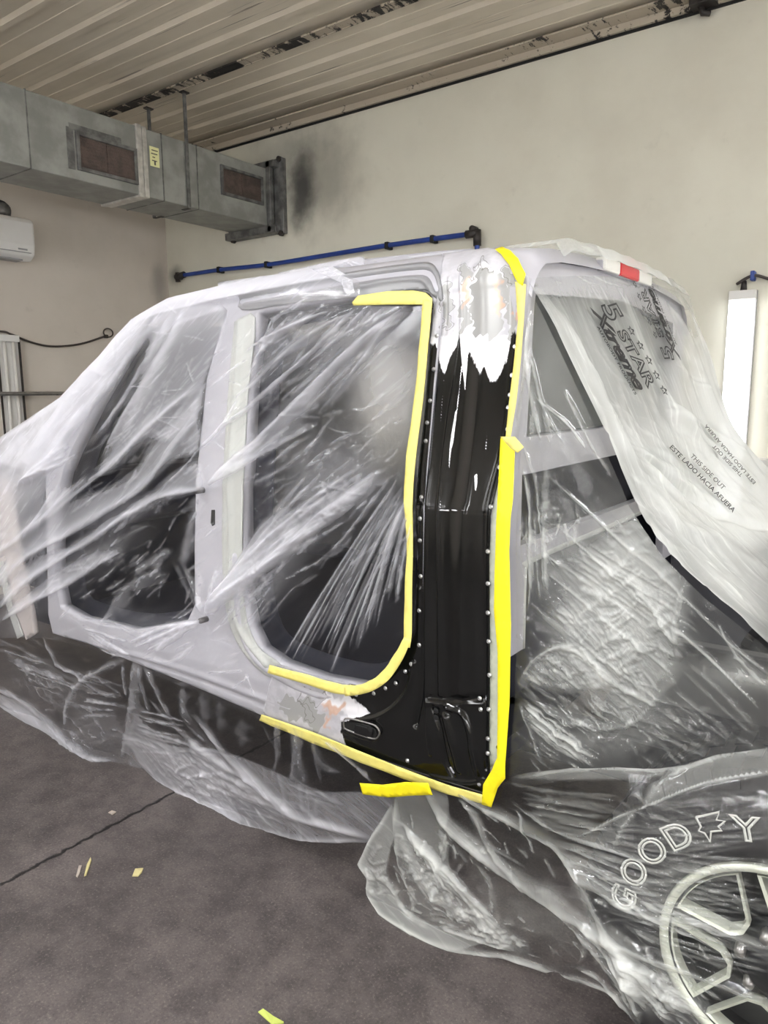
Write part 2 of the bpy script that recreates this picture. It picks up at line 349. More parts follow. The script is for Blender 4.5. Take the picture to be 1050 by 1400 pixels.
for (x_, y_, lb) in ((DX1+.012, 3.625, 'thin metal hanger strap down the open side of the air duct'), (DX0-.012, 3.66, 'thin metal hanger strap behind the air duct, by the dark ceiling seam')):
    h = empty('duct_hanger', (x_, y_, DZ0), lb, 'hanger strap', None)
    MB().b2((x_-.004, y_-.013, DZ0-.012), (x_+.004, y_+.013, ZC-.024)).build('strap', M_galvd, h)
    MB().b2((x_-.02, y_-.03, ZC-.034), (x_+.02, y_+.03, ZC-.024)).build('ceiling_clip', M_iron, h)
    MB().b2((min(x_, DX1)-.06 if x_ > -4.5 else x_, y_-.013, DZ0-.016), (x_+.004 if x_ > -4.5 else x_+.1, y_+.013, DZ0-.012)).build('hook', M_iron, h)

# ------------------------------------------------------------------ pipes, lamp, wall things
bp = [on(*p, 1, 4.45) for p in ((246, 377), (300, 369), (365, 362), (440, 350), (520, 337), (590, 327), (643, 320))]
pipe = empty('air_pipe', tuple(bp[0]), 'blue compressed air pipe running along the back wall above the truck roof', 'pipe')
mb = MB(); mb.tube(smooth(bp), .017, 12); mb.tube([bp[-1], bp[-1]+np.array([.05, 0, -.01]), bp[-1]+np.array([.055, .0, -.2])], .017, 12); mb.build('tube', M_blue, pipe, True)
e = bp[0]; mb = MB(); mb.tube([e+np.array([.06, 0, .005]), e+np.array([-.05, 0, -.01])], .028, 12); mb.tube([e+np.array([-.03, 0, .03]), e+np.array([-.03, 0, -.05])], .022, 10); mb.tube([e+np.array([-.03, -.01, -.0]), e+np.array([-.03, .042, -.0])], .03, 12); mb.build('end_fitting', M_iron, pipe, True)
e = bp[-1]; mb = MB(); mb.tube([e+np.array([-.03, 0, 0]), e+np.array([.055, 0, .0])], .027, 12); mb.tube([e+np.array([.05, 0, .02]), e+np.array([.053, 0, -.08])], .026, 12); mb.tube([e+np.array([.02, -.02, .03]), e+np.array([.02, .042, .03])], .02, 10); mb.build('elbow_fitting', M_iron, pipe, True)
for p in ((300, 369), (365, 362), (530, 336), (592, 327)):
    q = on(*p, 1, 4.45); MB().box(q+np.array([0, .012, 0]), (.03, .07, .05)).build('pipe_clip', M_hole, pipe, bevel=.006)

def lamp(name, c, ax, length, label, lit=True, group=None, w=.135, mt=None):
    """wall tube fixture: housing, end caps, two tubes, diffuser; c is the wall point at its middle, ax the outward direction"""
    o = empty(name, c, label, 'tube light', group); c = np.array(c, float); n = np.array(ax, float); s = np.cross(n, [0, 0, 1.]) if abs(n[2]) < .5 else np.array([1., 0, 0])
    up = np.array([0, 0, 1.]) if abs(n[2]) < .5 else np.array([0, 1., 0])
    def bx(d0, d1, w_, z0, z1):
        V = []
        for a in (d0, d1):
            for b in (-w_/2, w_/2):
                for h_ in (z0, z1): V.append(c+n*a+s*b+up*h_)
        return V, [[0, 1, 3, 2], [4, 6, 7, 5], [0, 4, 5, 1], [2, 3, 7, 6], [0, 2, 6, 4], [1, 5, 7, 3]]
    MB().add(*bx(0.001, .03, w, -length/2, length/2)).build('housing', M_whited if lit else M_white, o, bevel=.003)
    for z_ in (-length/2, length/2-.05): MB().add(*bx(.03, .062, w, z_, z_+.05)).build('end_cap', M_white, o, bevel=.004)
    for b in (-w*.22, w*.22):
        MB().tube([c+n*.045+s*b+up*(-length/2+.05), c+n*.045+s*b+up*(length/2-.05)], .013, 10).build('tube', (mt or M_tube) if lit else M_tubeoff, o, True)
    if lit: MB().add(*bx(.06, .064, w*.94, -length/2+.05, length/2-.05)).build('diffuser', mt or M_tube, o)
    return o
LX = -.87
lamp('tube_lamp', (LX, YW, 1.44), (0, -1, 0), 1.26, 'lit vertical fluorescent lamp on the back wall right of the draped truck', mt=M_tubev)
top = np.array([LX, YW-.03, 2.07])
cb = smooth([top, top+np.array([.0, 0, .05]), on(1008, 388, 1, 4.46), on(1029, 377, 1, 4.46), on(1050, 381, 1, 4.47), on(1090, 396, 1, 4.47)])
cab = empty('lamp_cable', tuple(top), 'grey power cable looping from the top of the lit wall lamp', 'cable')
MB().tube(cb, .008, 8).build('wire', M_cable, cab, True); MB().tube([top, top+np.array([0, 0, .05])], [.018, .012], 10).build('plug', M_iron, cab, True)
q = on(1029, 377, 1, 4.46); MB().box(q+np.array([0, .015, 0]), (.02, .06, .05)).build('cable_clip', M_blue, cab, bevel=.004)
ws = empty('wall_ledge', (-.1, 4.45, 1.11), 'short white ledge on the back wall beside the lit lamp, at the frame edge', 'ledge')
MB().b2((-.80, 4.33, 1.135), (.9, 4.5, 1.175)).build('shelf', M_white, ws, bevel=.004); MB().b2((-.78, 4.46, 1.06), (.88, 4.5, 1.135)).build('apron', M_white, ws)
q = on(962, 4, 1, 4.46)
br = empty('ceiling_bracket', tuple(q), 'small soot stained bracket where ceiling meets the back wall', 'bracket')
MB().b2((q[0]-.06, 4.40, q[2]-.02), (q[0]+.07, 4.499, q[2]+.02)).build('plate', M_iron, br, bevel=.004); MB().tube([q+np.array([-.02, 0, 0]), q+np.array([0, .0, -.05]), q+np.array([.03, .02, -.05])], .016, 8).build('hook', M_iron, br, True)
# split unit on the left wall
ac = empty('air_conditioner', (XW, 2.7, 2.54), 'white wall air conditioner under the duct, cut by the frame edge', 'air conditioner')
sec = [(0, 2.545), (.13, 2.535), (.19, 2.575), (.205, 2.64), (.205, 2.80), (.185, 2.835), (0, 2.84)]
o = MB().prism([(XW+a, b) for a, b in sec], 2.25, 3.14, 1).build('housing', M_white, ac, bevel=.022); o.modifiers['b'].segments = 4
MB().b2((XW+.07, 2.3, 2.528), (XW+.17, 3.05, 2.54)).build('louver', M_whited, ac, bevel=.004)
MB().b2((XW+.204, 3.0, 2.60), (XW+.2065, 3.07, 2.612)).build('badge', M_whited, ac)
MB().b2((XW+.19, 2.28, 2.585), (XW+.207, 3.1, 2.588)).build('front_seam', M_whited, ac)
pc = empty('pipe_stub', (XW, 3.02, 2.87), 'rusty pipe stub in the left wall just above the air conditioner', 'pipe stub')
MB().tube([(XW, 3.0, 2.9), (XW+.06, 3.0, 2.9)], .05, 14).build('stub', M_galvd, pc, True); MB().tube([(XW+.001, 3.0, 2.9), (XW+.012, 3.0, 2.9)], .075, 16).build('wall_plate', M_galvd, pc, True)
pst = lamp('unlit_lamp', (XW, 2.95, 1.36), (1, 0, 0), 1.26, 'unlit vertical tube lamp on the left wall below the air conditioner', False, None, .16)
MB().b2((XW+.03, 2.86, .8), (XW+.05, 2.868, 1.95)).build('edge_rail', M_iron, pst); MB().b2((XW+.03, 3.03, .8), (XW+.05, 3.038, 1.95)).build('edge_rail', M_iron, pst)
rl = empty('wall_rail', (XW+.1, 3.0, 1.55), 'horizontal metal rail crossing in front of the unlit wall lamp', 'rail')
MB().tube([(XW+.1, 1.6, 1.553), (XW+.1, 4.3, 1.545)], .016, 10).build('bar', M_steel, rl, True)
for yy in (2.2, 4.1): MB().b2((XW, yy-.02, 1.53), (XW+.1, yy+.02, 1.565)).build('bracket', M_iron, rl)
cp = [on(*p, 0, XW+.02) for p in ((-60, 452), (0, 453), (15, 457), (40, 467), (65, 473), (90, 473), (115, 469), (143, 460))]
wc = empty('sagging_cable', tuple(cp[0]), 'dark cable sagging along the left wall with a small loop at its end', 'cable')
MB().tube(smooth(cp), .008, 8).build('wire', M_cable, wc, True)
lc = on(148, 455, 0, XW+.02); MB().tube([lc+np.array([0, .045*math.cos(a), .035*math.sin(a)]) for a in np.linspace(0, 2*math.pi, 24)], .006, 8, False).build('loop', M_cable, wc, True)
MB().box(on(145, 460, 0, XW+.015), (.03, .03, .03)).build('wall_hook', M_iron, wc, bevel=.005)

# lamps of the bay that the photograph does not show: same fixtures on the other walls and the ceiling
#@@LIGHTS
bay = [((-3.6, YS, 1.55), (0, 1, 0)), ((-1.4, YS, 1.55), (0, 1, 0)), ((.9, YS, 1.55), (0, 1, 0)), ((3.0, YS, 1.55), (0, 1, 0)), ((XE, -1.2, 1.55), (-1, 0, 0)), ((XE, 1.0, 1.55), (-1, 0, 0)), ((XE, 3.2, 1.55), (-1, 0, 0)), ((1.8, YW, 1.55), (0, -1, 0))]
nms = ['at the far left of the front wall', 'second from the left on the front wall', 'third from the left on the front wall', 'at the right end of the front wall', 'nearest the front on the right wall', 'in the middle of the right wall', 'nearest the back on the right wall', 'on the back wall far right of the truck']
for (c, a), s_ in zip(bay, nms): lamp('tube_lamp', c, a, 1.6, 'lit vertical tube lamp '+s_, True, None, .2)
for k, (x_, y_) in enumerate(((-3.4, -.6), (-.6, -.6), (1.8, .6))): lamp('tube_lamp', (x_, y_, ZC-.03), (0, 0, -1), 1.8, 'lit ceiling tube lamp '+('above the front left floor', 'above the camera', 'above the front right floor')[k], True, None, .28, M_tubec)

# ------------------------------------------------------------------ truck
RT = .125
def side_y(X, z):
    z = np.asarray(z, float); y = 1.6 + .2*np.maximum(0, z-1.25) + .15*np.maximum(0, .62-z)
    y0 = 1.6+.2*(1.80-1.25); d = np.clip(z-1.80, 0, RT)
    y = np.where(z > 1.80, y0 + .2*d*.3 + RT - np.sqrt(np.maximum(RT*RT - d*d, 0)), y)
    return np.where(z > 1.80+RT, 2.4, y)
truck = empty('pickup_truck', (-2.0, 2.42, 0), 'pickup truck cab without doors under clear masking film, black rear pillar bare', 'truck')
def side(px, py, off=0): return hit(px, py, lambda X, z: side_y(X, z)-off)
def xz(pts, off=0, yf=None):
    out = []
    for p in pts:
        q = hit(p[0], p[1], yf) if yf else side(p[0], p[1], off); out.append((q[0], q[2]))
    return out
def densify(poly, res):
    out = []
    for i in range(len(poly)):
        a, b = np.array(poly[i]), np.array(poly[(i+1) % len(poly)]); n = max(1, int(np.linalg.norm(b-a)/res))
        for k in range(n): out.append(tuple(a+(b-a)*k/n))
    return out
def inpoly(P, poly):
    x, y = P[:, 0], P[:, 1]; r_ = np.zeros(len(P), bool); q = np.array(poly)
    for i in range(len(q)):
        x1, y1 = q[i]; x2, y2 = q[(i+1) % len(q)]
        if y1 == y2: continue
        c = ((y1 > y) != (y2 > y)) & (x < (x2-x1)*(y-y1)/(y2-y1)+x1); r_ ^= c
    return r_
def patch2d(poly, res, holes=()):
    """triangulated region of the X-z plane with clean borders"""
    loops = [densify(poly, res)] + [densify(h_, res) for h_ in holes]
    pts = []; edges = []
    for lp in loops:
        n0 = len(pts); pts += lp; edges += [(n0+i, n0+(i+1) % len(lp)) for i in range(len(lp))]
    A = np.array(loops[0]); gx = np.arange(A[:, 0].min(), A[:, 0].max(), res); gz = np.arange(A[:, 1].min(), A[:, 1].max(), res*.866)
    G = np.array([(x_+(res/2 if j % 2 else 0), z_) for j, z_ in enumerate(gz) for x_ in gx])
    keep = inpoly(G, loops[0])
    for h_ in loops[1:]: keep &= ~inpoly(G, h_)
    G = G[keep]
    B = np.array(pts); cell = {}
    for b in B: cell.setdefault((int(b[0]//res), int(b[1]//res)), []).append(b)
    ok = []
    for g in G:
        ci, cj = int(g[0]//res), int(g[1]//res); good = True
        for i in (-1, 0, 1):
            for j in (-1, 0, 1):
                for b in cell.get((ci+i, cj+j), ()):
                    if (b[0]-g[0])**2+(b[1]-g[1])**2 < (res*.5)**2: good = False; break
        if good: ok.append((g[0], g[1]))
    allp = [Vector(p) for p in pts] + [Vector(p) for p in ok]
    v, _, f, *_r = delaunay_2d_cdt(allp, edges, [], 1, 1e-6)
    V = np.array([(p.x, p.y) for p in v]); f = [list(t) for t in f]
    for h_ in loops[1:]:
        ins = inpoly(np.array([V[t].mean(0) for t in f]), h_); f = [t for t, i in zip(f, ins) if not i]
    used = sorted({i for t in f for i in t}); mp = {k: i for i, k in enumerate(used)}
    return V[used], [[mp[i] for i in t] for t in f]
def seg_dist(P, line):
    """distance, signed side and fraction along for points P to a polyline"""
    D = np.full(len(P), 1e9); S = np.zeros(len(P)); T = np.zeros(len(P)); L_ = np.concatenate([[0], np.cumsum(np.linalg.norm(np.diff(line, axis=0), axis=1))]); tot = L_[-1]+1e-9
    for i in range(len(line)-1):
        a, b = line[i], line[i+1]; d = b-a; l2 = d@d+1e-12; t = np.clip(((P-a)@d)/l2, 0, 1); q = P-a-t[:, None]*d; dd = np.hypot(q[:, 0], q[:, 1])
        m = dd < D; D[m] = dd[m]; S[m] = np.sign(d[0]*q[m, 1]-d[1]*q[m, 0]); T[m] = (L_[i]+t[m]*math.sqrt(l2))/tot
    return D, S, T
def attr(o, name, a): o.data.attributes.new(name, 'FLOAT', 'POINT').data.foreach_set('value', np.ascontiguousarray(a, dtype=np.float32))
def side_patch(name, poly, mat, parent, res=.012, off=0.0, bumps=(), holes=(), thick=0, yf=None, inward=True):
    """poly/holes in photo points on the body side; bumps = (points, width m, height m) ridges/grooves"""
    v2, f = patch2d(xz(poly, 0, yf), res, [xz(h_, 0, yf) for h_ in holes]); o_ = np.full(len(v2), float(off))
    for pts, w, h_ in bumps:
        D, S, T = seg_dist(v2, smooth(xz(pts, 0, yf), 5)); o_ += h_*np.exp(-(D/w)**2)
    Y = (yf or side_y)(v2[:, 0], v2[:, 1]) - o_
    ob = mesh(name, np.stack([v2[:, 0], Y, v2[:, 1]], 1), f, mat, parent, True)
    bm = bmesh.new(); bm.from_mesh(ob.data); bmesh.ops.recalc_face_normals(bm, faces=bm.faces)
    if sum(fc.normal.y*fc.calc_area() for fc in bm.faces) > 0: bmesh.ops.reverse_faces(bm, faces=bm.faces)
    bm.to_mesh(ob.data); bm.free()
    if thick:
        m = ob.modifiers.new('t', 'SOLIDIFY'); m.thickness = thick; m.offset = -1 if inward else 1
    return ob

# body side in primer with both door openings
front_open = [(98, 615), (130, 550), (165, 490), (190, 452), (220, 437), (300, 414), (310, 424), (296, 470), (283, 518), (273, 612), (268, 670), (266, 752), (267, 826), (256, 850), (180, 862), (110, 846), (83, 830), (75, 790), (74, 700)]
rear_open = [(352, 428), (420, 414), (520, 402), (574, 396), (588, 402), (593, 416), (586, 520), (574, 650), (571, 800), (567, 862), (552, 895), (528, 922), (495, 938), (440, 928), (385, 908), (356, 888), (342, 860), (334, 820), (331, 740), (334, 640), (340, 520)]
body = [(70, 600), (110, 545), (150, 486), (185, 441), (232, 412), (300, 396), (400, 374), (500, 354), (600, 343), (645, 340), (690, 340), (722, 378), (716, 440), (700, 560), (693, 625), (683, 690), (676, 760), (673, 900), (673, 1060), (672, 1088), (600, 1066), (480, 1026), (360, 979), (260, 936), (180, 904), (120, 880), (72, 866), (66, 840), (63, 700)]
under = [(612, 365), (640, 352), (684, 353), (699, 392), (701, 440), (688, 580), (668, 690), (661, 760), (661, 1052), (600, 1048), (480, 1013), (402, 984), (398, 960), (450, 953), (520, 942), (556, 914), (577, 860), (580, 700), (592, 560), (604, 440)]
side_patch('cab_side', body, M_primer, truck, .010, 0.0, [
    ([(400, 386), (300, 408), (230, 424)], .012, -.012), ([(322, 760), (328, 850), (350, 900), (400, 935), (480, 965)], .014, .012), ([(130, 880), (250, 915), (360, 955), (470, 995)], .010, .008), ([(160, 893), (260, 925), (370, 968)], .006, -.008)],
    [front_open, rear_open, under], .05)
M_rail = pbr('grey_rail', lin(128, 128, 131), .4, 0, .05, 6)  # door rail in a darker grey than the body side
side_patch('door_rail', smooth([(330, 402), (400, 387), (470, 374), (520, 366), (565, 360), (588, 359), (599, 367), (605, 384), (608, 412), (598, 409), (588, 399), (572, 396), (540, 399), (490, 407), (400, 415), (332, 424), (330, 402)], 3)[:-1].tolist(), M_rail, truck, .007, .005, [([(330, 404), (400, 389), (470, 376), (520, 369), (562, 364), (586, 363), (596, 370), (602, 386), (605, 408)], .006, .010), ([(330, 412), (470, 386), (520, 378), (562, 373), (582, 373), (591, 380), (597, 396)], .007, -.014), ([(335, 416), (480, 394), (520, 386), (560, 381), (578, 382), (587, 389), (594, 402)], .006, .009)], (), .003)
# inner jambs of the openings
def jamb(name, loop, depth, mat):
    P = [side(*p, -.012) for p in loop]; Q = [p+np.array([0, depth, 0]) for p in P]; c = np.mean(P, 0)
    Q2 = [q+(c-q)*np.array([.10, 0, .07]) for q in Q]
    MB().loft([list(map(tuple, P+P[:1])), list(map(tuple, Q+Q[:1])), list(map(tuple, Q2+Q2[:1]))]).build(name, mat, truck, True)
M_jamb = pbr('pale_jamb', lin(178, 180, 176), .45); M_fend = pbr('pale_fender', lin(190, 182, 178), .4)
jamb('door_jamb', smooth(front_open, 3).tolist(), .10, M_dark); jamb('door_jamb', smooth(rear_open, 3).tolist(), .10, M_dark)
# broad pale inner pillar face seen through the film behind the B-pillar
side_patch('pillar_seal', smooth([(322, 440), (350, 434), (340, 540), (335, 640), (332, 750), (335, 825), (344, 865), (360, 890), (384, 908), (370, 925), (340, 900), (318, 862), (308, 815), (305, 740), (307, 640), (313, 540), (322, 440)], 3)[:-1].tolist(), M_jamb, truck, .010, .005, [([(330, 440), (322, 560), (317, 700), (318, 800), (330, 860), (365, 908)], .010, .012)], (), .004)

# black electro-coated corner panel, feathered into the primer at both ends
def coat_mat():
    m, nt = nm('coated_corner_panel'); out = nd(nt, 'ShaderNodeOutputMaterial'); p = nd(nt, 'ShaderNodeBsdfPrincipled'); v = coords(nt, which='World')
    vv = coords(nt, (1, 1, .22), 'World'); a = nd(nt, 'ShaderNodeAttribute', attribute_name='bare').outputs['Fac']; pu = nd(nt, 'ShaderNodeAttribute', attribute_name='putty').outputs['Fac']; gr = nd(nt, 'ShaderNodeAttribute', attribute_name='filler').outputs['Fac']; ed = nd(nt, 'ShaderNodeAttribute', attribute_name='edge').outputs['Fac']
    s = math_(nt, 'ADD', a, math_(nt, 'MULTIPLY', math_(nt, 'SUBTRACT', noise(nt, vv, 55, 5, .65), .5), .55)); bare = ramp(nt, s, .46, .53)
    c = mixc(nt, ramp(nt, noise(nt, v, 30, 3), .4, .6), lin(172, 171, 177), lin(184, 183, 189)); c = mixc(nt, ramp(nt, math_(nt, 'ADD', nd(nt, 'ShaderNodeAttribute', attribute_name='polish_glare').outputs['Fac'], math_(nt, 'MULTIPLY', math_(nt, 'SUBTRACT', noise(nt, vv, 34, 4, .6), .5), .5)), .42, .62), c, lin(222, 221, 225))
    n2 = noise(nt, v, 40, 4, .6)
    c = mixc(nt, ramp(nt, math_(nt, 'ADD', gr, math_(nt, 'MULTIPLY', math_(nt, 'SUBTRACT', n2, .5), .35)), .47, .53), c, lin(150, 150, 149))
    c = mixc(nt, math_(nt, 'MULTIPLY', ramp(nt, math_(nt, 'ADD', pu, math_(nt, 'MULTIPLY', math_(nt, 'SUBTRACT', n2, .5), .5)), .4, .75), .8), c, lin(196, 156, 130))
    en = math_(nt, 'ABSOLUTE', math_(nt, 'SUBTRACT', math_(nt, 'ADD', ed, math_(nt, 'MULTIPLY', math_(nt, 'SUBTRACT', noise(nt, v, 26, 5, .6), .5), .5)), .5))
    c = mixc(nt, math_(nt, 'MULTIPLY', math_(nt, 'SUBTRACT', 1.0, ramp(nt, en, .015, .06)), .75), c, lin(92, 90, 84))
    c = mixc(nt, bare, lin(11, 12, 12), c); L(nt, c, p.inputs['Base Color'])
    scr = noise(nt, coords(nt, (1, 1, .05), 'World'), 320, 2)
    L(nt, math_(nt, 'ADD', .13, math_(nt, 'MULTIPLY', bare, .18)), p.inputs['Roughness']); p.inputs['Specular IOR Level'].default_value = .5
    b = nd(nt, 'ShaderNodeBump'); b.inputs['Strength'].default_value = .05; b.inputs['Distance'].default_value = .002; L(nt, noise(nt, v, 22, 3), b.inputs['Height']); L(nt, b.outputs[0], p.inputs['Normal'])
    L(nt, p.outputs[0], out.inputs[0]); return m
panel = [(609, 351), (645, 341), (688, 343), (702, 362), (714, 388), (711, 440), (706, 500), (699, 560), (691, 612), (683, 655), (673, 695), (669, 760), (670, 900), (670, 1000), (671, 1060), (668, 1084), (600, 1062), (520, 1036), (440, 1008), (368, 980), (362, 972), (372, 930), (380, 908), (440, 926), (497, 938), (530, 920), (553, 893), (568, 860), (572, 760), (573, 650), (583, 560), (590, 470), (597, 418), (603, 392), (606, 372)]
cx = lambda ys, xs: [(x_, y_) for x_, y_ in zip(xs, ys)]
ridge = [
    (cx((420, 500, 560, 640, 700, 860, 940, 990), (606, 597, 592, 585, 581, 579, 578, 570)), .007, -.010),          # inner recess
    (cx((380, 440, 500, 560, 640, 700, 860, 960, 1030), (616, 617, 607, 600, 592, 584, 583, 585, 590)), .0035, .006),    # first crease
    (cx((360, 440, 500, 560, 640, 700, 860, 950), (636, 634, 628, 618, 608, 603, 603, 604)), .005, .007),           # second crease
    (cx((360, 440, 500, 600, 680, 700, 800, 940), (668, 668, 664, 655, 645, 640, 636, 636)),   .030, .014),           # bulged middle
    (cx((380, 440, 500, 560, 620, 690, 760, 900, 1050), (703, 704, 700, 694, 685, 668, 665, 665, 666)), .005, -.007), # rear rabbet
    ([(588, 952), (620, 954), (660, 953)], .008, -.005), ([(588, 960), (622, 964), (660, 962)], .008, .003),         # foot step
    ([(614, 966), (634, 974), (644, 1000), (648, 1030), (655, 1058)], .007, .012), ([(594, 966), (604, 1000), (612, 1040), (620, 1056)], .006, -.010), ([(612, 980), (622, 1020), (630, 1050)], .012, .010),
    ([(568, 905), (560, 940), (540, 966), (510, 981), (470, 982)], .005, .007), ([(556, 905), (545, 940), (515, 962)], .02, -.004),
    ([(592, 1060), (640, 1068), (664, 1064)], .006, .006), ([(470, 984), (480, 984), (512, 990), (519, 1000), (512, 1010), (480, 1000), (470, 990)], .004, .006),
    ([(575, 690), (573, 800)], .006, -.006)]
v2, f = patch2d(xz(panel), .0042); o_ = np.full(len(v2), .007)
for pts, w, h_ in ridge:
    D, S, T = seg_dist(v2, smooth(xz(pts), 5)); o_ += h_*np.exp(-(D/w)**2)
tp = hit(640, 698, side_y); o_ += .0012*np.clip((v2[:, 1]-tp[2])/.004, 0, 1)*(v2[:, 1] < tp[2]+.3)*np.clip((tp[2]+.3-v2[:, 1])/.3, 0, 1)
W3 = np.stack([v2[:, 0], side_y(v2[:, 0], v2[:, 1])-o_, v2[:, 1]], 1); P2 = project(W3)
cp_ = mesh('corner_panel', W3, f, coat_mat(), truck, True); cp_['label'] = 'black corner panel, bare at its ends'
bm = bmesh.new(); bm.from_mesh(cp_.data); bmesh.ops.recalc_face_normals(bm, faces=bm.faces)
if sum(fc.normal.y*fc.calc_area() for fc in bm.faces) > 0: bmesh.ops.reverse_faces(bm, faces=bm.faces)
bm.to_mesh(cp_.data); bm.free()
m_ = cp_.modifiers.new('t', 'SOLIDIFY'); m_.thickness = .004; m_.offset = -1
def spread(a, b, x): return np.clip((x-a)/(b-a), 0, 1)
xs_, ys_ = P2[:, 0], P2[:, 1]
# lower limit of the bare metal across the pillar, and the bare end on the sill
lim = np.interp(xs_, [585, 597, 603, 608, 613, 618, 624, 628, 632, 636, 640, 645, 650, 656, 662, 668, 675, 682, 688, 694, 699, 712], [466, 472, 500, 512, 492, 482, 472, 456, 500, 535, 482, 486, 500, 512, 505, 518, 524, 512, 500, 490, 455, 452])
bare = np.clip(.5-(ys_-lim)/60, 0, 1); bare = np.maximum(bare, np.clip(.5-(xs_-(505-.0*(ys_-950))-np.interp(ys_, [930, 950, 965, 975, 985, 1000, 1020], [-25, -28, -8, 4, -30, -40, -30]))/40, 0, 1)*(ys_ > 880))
Pw = P2+np.stack([3.2*np.sin(P2[:, 1]*.21+1.3*np.sin(P2[:, 0]*.17))+1.8*np.sin(P2[:, 1]*.57+P2[:, 0]*.3), 4.5*np.sin(P2[:, 0]*.23+1.1*np.sin(P2[:, 1]*.11))+2.4*np.sin(P2[:, 0]*.61+P2[:, 1]*.2)], 1)
def pmask(*polys, soft=3.0, warp=True):
    P2 = Pw if warp else globals()['P2']
    m = np.zeros(len(P2))
    for pl in polys:
        q = smooth(pl+pl[:1], 5); ins = inpoly(P2, q[:-1]); D, S_, T = seg_dist(P2, q); m = np.maximum(m, np.clip(.5+np.where(ins, D, -D)/(2*soft), 0, 1))
    return m
blob = lambda cx_, cy_, rx, ry: np.clip(1-np.hypot((xs_-cx_)/rx, (ys_-cy_)/ry)*.5, 0, 1)
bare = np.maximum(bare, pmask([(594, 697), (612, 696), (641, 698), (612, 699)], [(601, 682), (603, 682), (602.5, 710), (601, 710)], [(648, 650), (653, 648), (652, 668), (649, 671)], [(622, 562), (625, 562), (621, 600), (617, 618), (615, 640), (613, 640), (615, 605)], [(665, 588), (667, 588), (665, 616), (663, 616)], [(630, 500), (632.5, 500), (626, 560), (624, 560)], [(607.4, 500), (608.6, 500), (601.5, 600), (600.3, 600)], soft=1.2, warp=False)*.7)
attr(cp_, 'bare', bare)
fill = [[(650, 374), (664, 368), (684, 374), (690, 395), (688, 430), (684, 452), (668, 462), (652, 457), (645, 440), (644, 405)], [(630, 368), (641, 364), (645, 374), (640, 383), (631, 382)], [(690, 362), (703, 378), (707, 430), (701, 468), (693, 440)], [(605, 398), (614, 392), (617, 430), (612, 452), (606, 440)], [(628, 418), (640, 408), (641, 450), (631, 455)], [(384, 955), (420, 955), (436, 968), (430, 988), (400, 984), (382, 972)], [(428, 978), (440, 980), (442, 1000), (430, 996)]]
attr(cp_, 'polish_glare', np.maximum(np.clip((ys_-448)/22, 0, 1)*(ys_ < 700), pmask([(648, 362), (664, 352), (678, 360), (690, 366), (694, 400), (690, 440), (686, 470), (640, 470), (626, 460), (626, 380)], [(440, 944), (490, 950), (512, 975), (500, 992), (470, 984), (436, 966)], soft=9)*.62))  # near-white on the bare metal: lamp glare painted into its colour
attr(cp_, 'putty', pmask([(676, 386), (684, 380), (687, 424), (680, 432)], [(632, 386), (642, 382), (640, 418), (633, 424)], [(704, 420), (709, 420), (708, 436), (703, 434)], [(440, 962), (470, 962), (474, 974), (448, 974)], [(444, 976), (452, 978), (450, 998), (442, 994)], soft=7))
attr(cp_, 'filler', pmask(*fill, soft=2.5))
attr(cp_, 'edge', pmask([(630, 366), (642, 363), (646, 374), (641, 384), (630, 384)], [(650, 362), (664, 356), (672, 368), (662, 372)], [(688, 362), (700, 366), (704, 392), (692, 388)], [(406, 948), (428, 944), (446, 956), (430, 962), (412, 958)], [(604, 392), (614, 388), (618, 432), (612, 456), (604, 442)], [(416, 964), (426, 970), (424, 984), (414, 980)], soft=8))
# slot with its plate, and the dark holes
def disc(name, px, py, r_, mat, off=.012, h_=.004, parent=truck, sx=1, n=12, rot=0):
    c = side(px, py, off); V = [(c[0]+r_*sx*math.cos(a)*math.cos(rot)-r_*math.sin(a)*math.sin(rot), c[1], c[2]+r_*sx*math.cos(a)*math.sin(rot)+r_*math.sin(a)*math.cos(rot)) for a in np.linspace(0, 2*math.pi, n, endpoint=False)]
    V2 = [(c[0]+(x_-c[0])*.55, y_-h_, c[2]+(z_-c[2])*.55) for x_, y_, z_ in V]
    return MB().loft([V, V2], True).add(V2, [list(range(n))]).build(name, mat, parent, False)
sl = side_patch('slot', [(470, 985), (476, 982), (508, 990), (516, 995), (519, 1002), (515, 1009), (506, 1009), (475, 998), (470, 992)], M_hole, truck, .006, .0125, (), (), .003)
side_patch('slot_plate', [(489, 988), (507, 992), (514, 998), (513, 1004), (505, 1005), (489, 1000)], pbr('slot_black', lin(20, 20, 21), .3), sl, .005, .0165, (), (), .002)
MB().tube([side(*p, .0145) for p in smooth([(470, 985), (476, 982), (508, 990), (516, 995), (519, 1002), (515, 1009), (506, 1009), (475, 998), (470, 992), (470, 985)], 4)], .0026, 6, False).build('slot_rim', M_steel, sl, True)
disc('slot_hole', 506, 998, .009, M_hole, .020, .001, sl)
for p in ((596, 972), (596, 981)): disc('drain_hole', *p, .008, M_hole, .012, .001)
riv = [(593, 505), (588, 548), (584, 578), (582, 603), (576, 680), (574, 709), (574, 739), (575, 788), (573, 835), (573, 882), (562, 908), (554, 918), (541, 934), (527, 941), (511, 948), (487, 950), (597, 459),
       (704, 474), (700, 513), (697, 540), (695, 557), (694, 587), (683, 639), (671, 693), (667, 754), (667, 798), (667, 838), (668, 877), (669, 923), (668, 970), (667, 1010), (667, 1030), (655, 1072), (557, 1040), (656, 955), (657, 970), (706, 492)]
for p in riv: disc('rivet', *p, .0062, M_rivet, .008, .004)
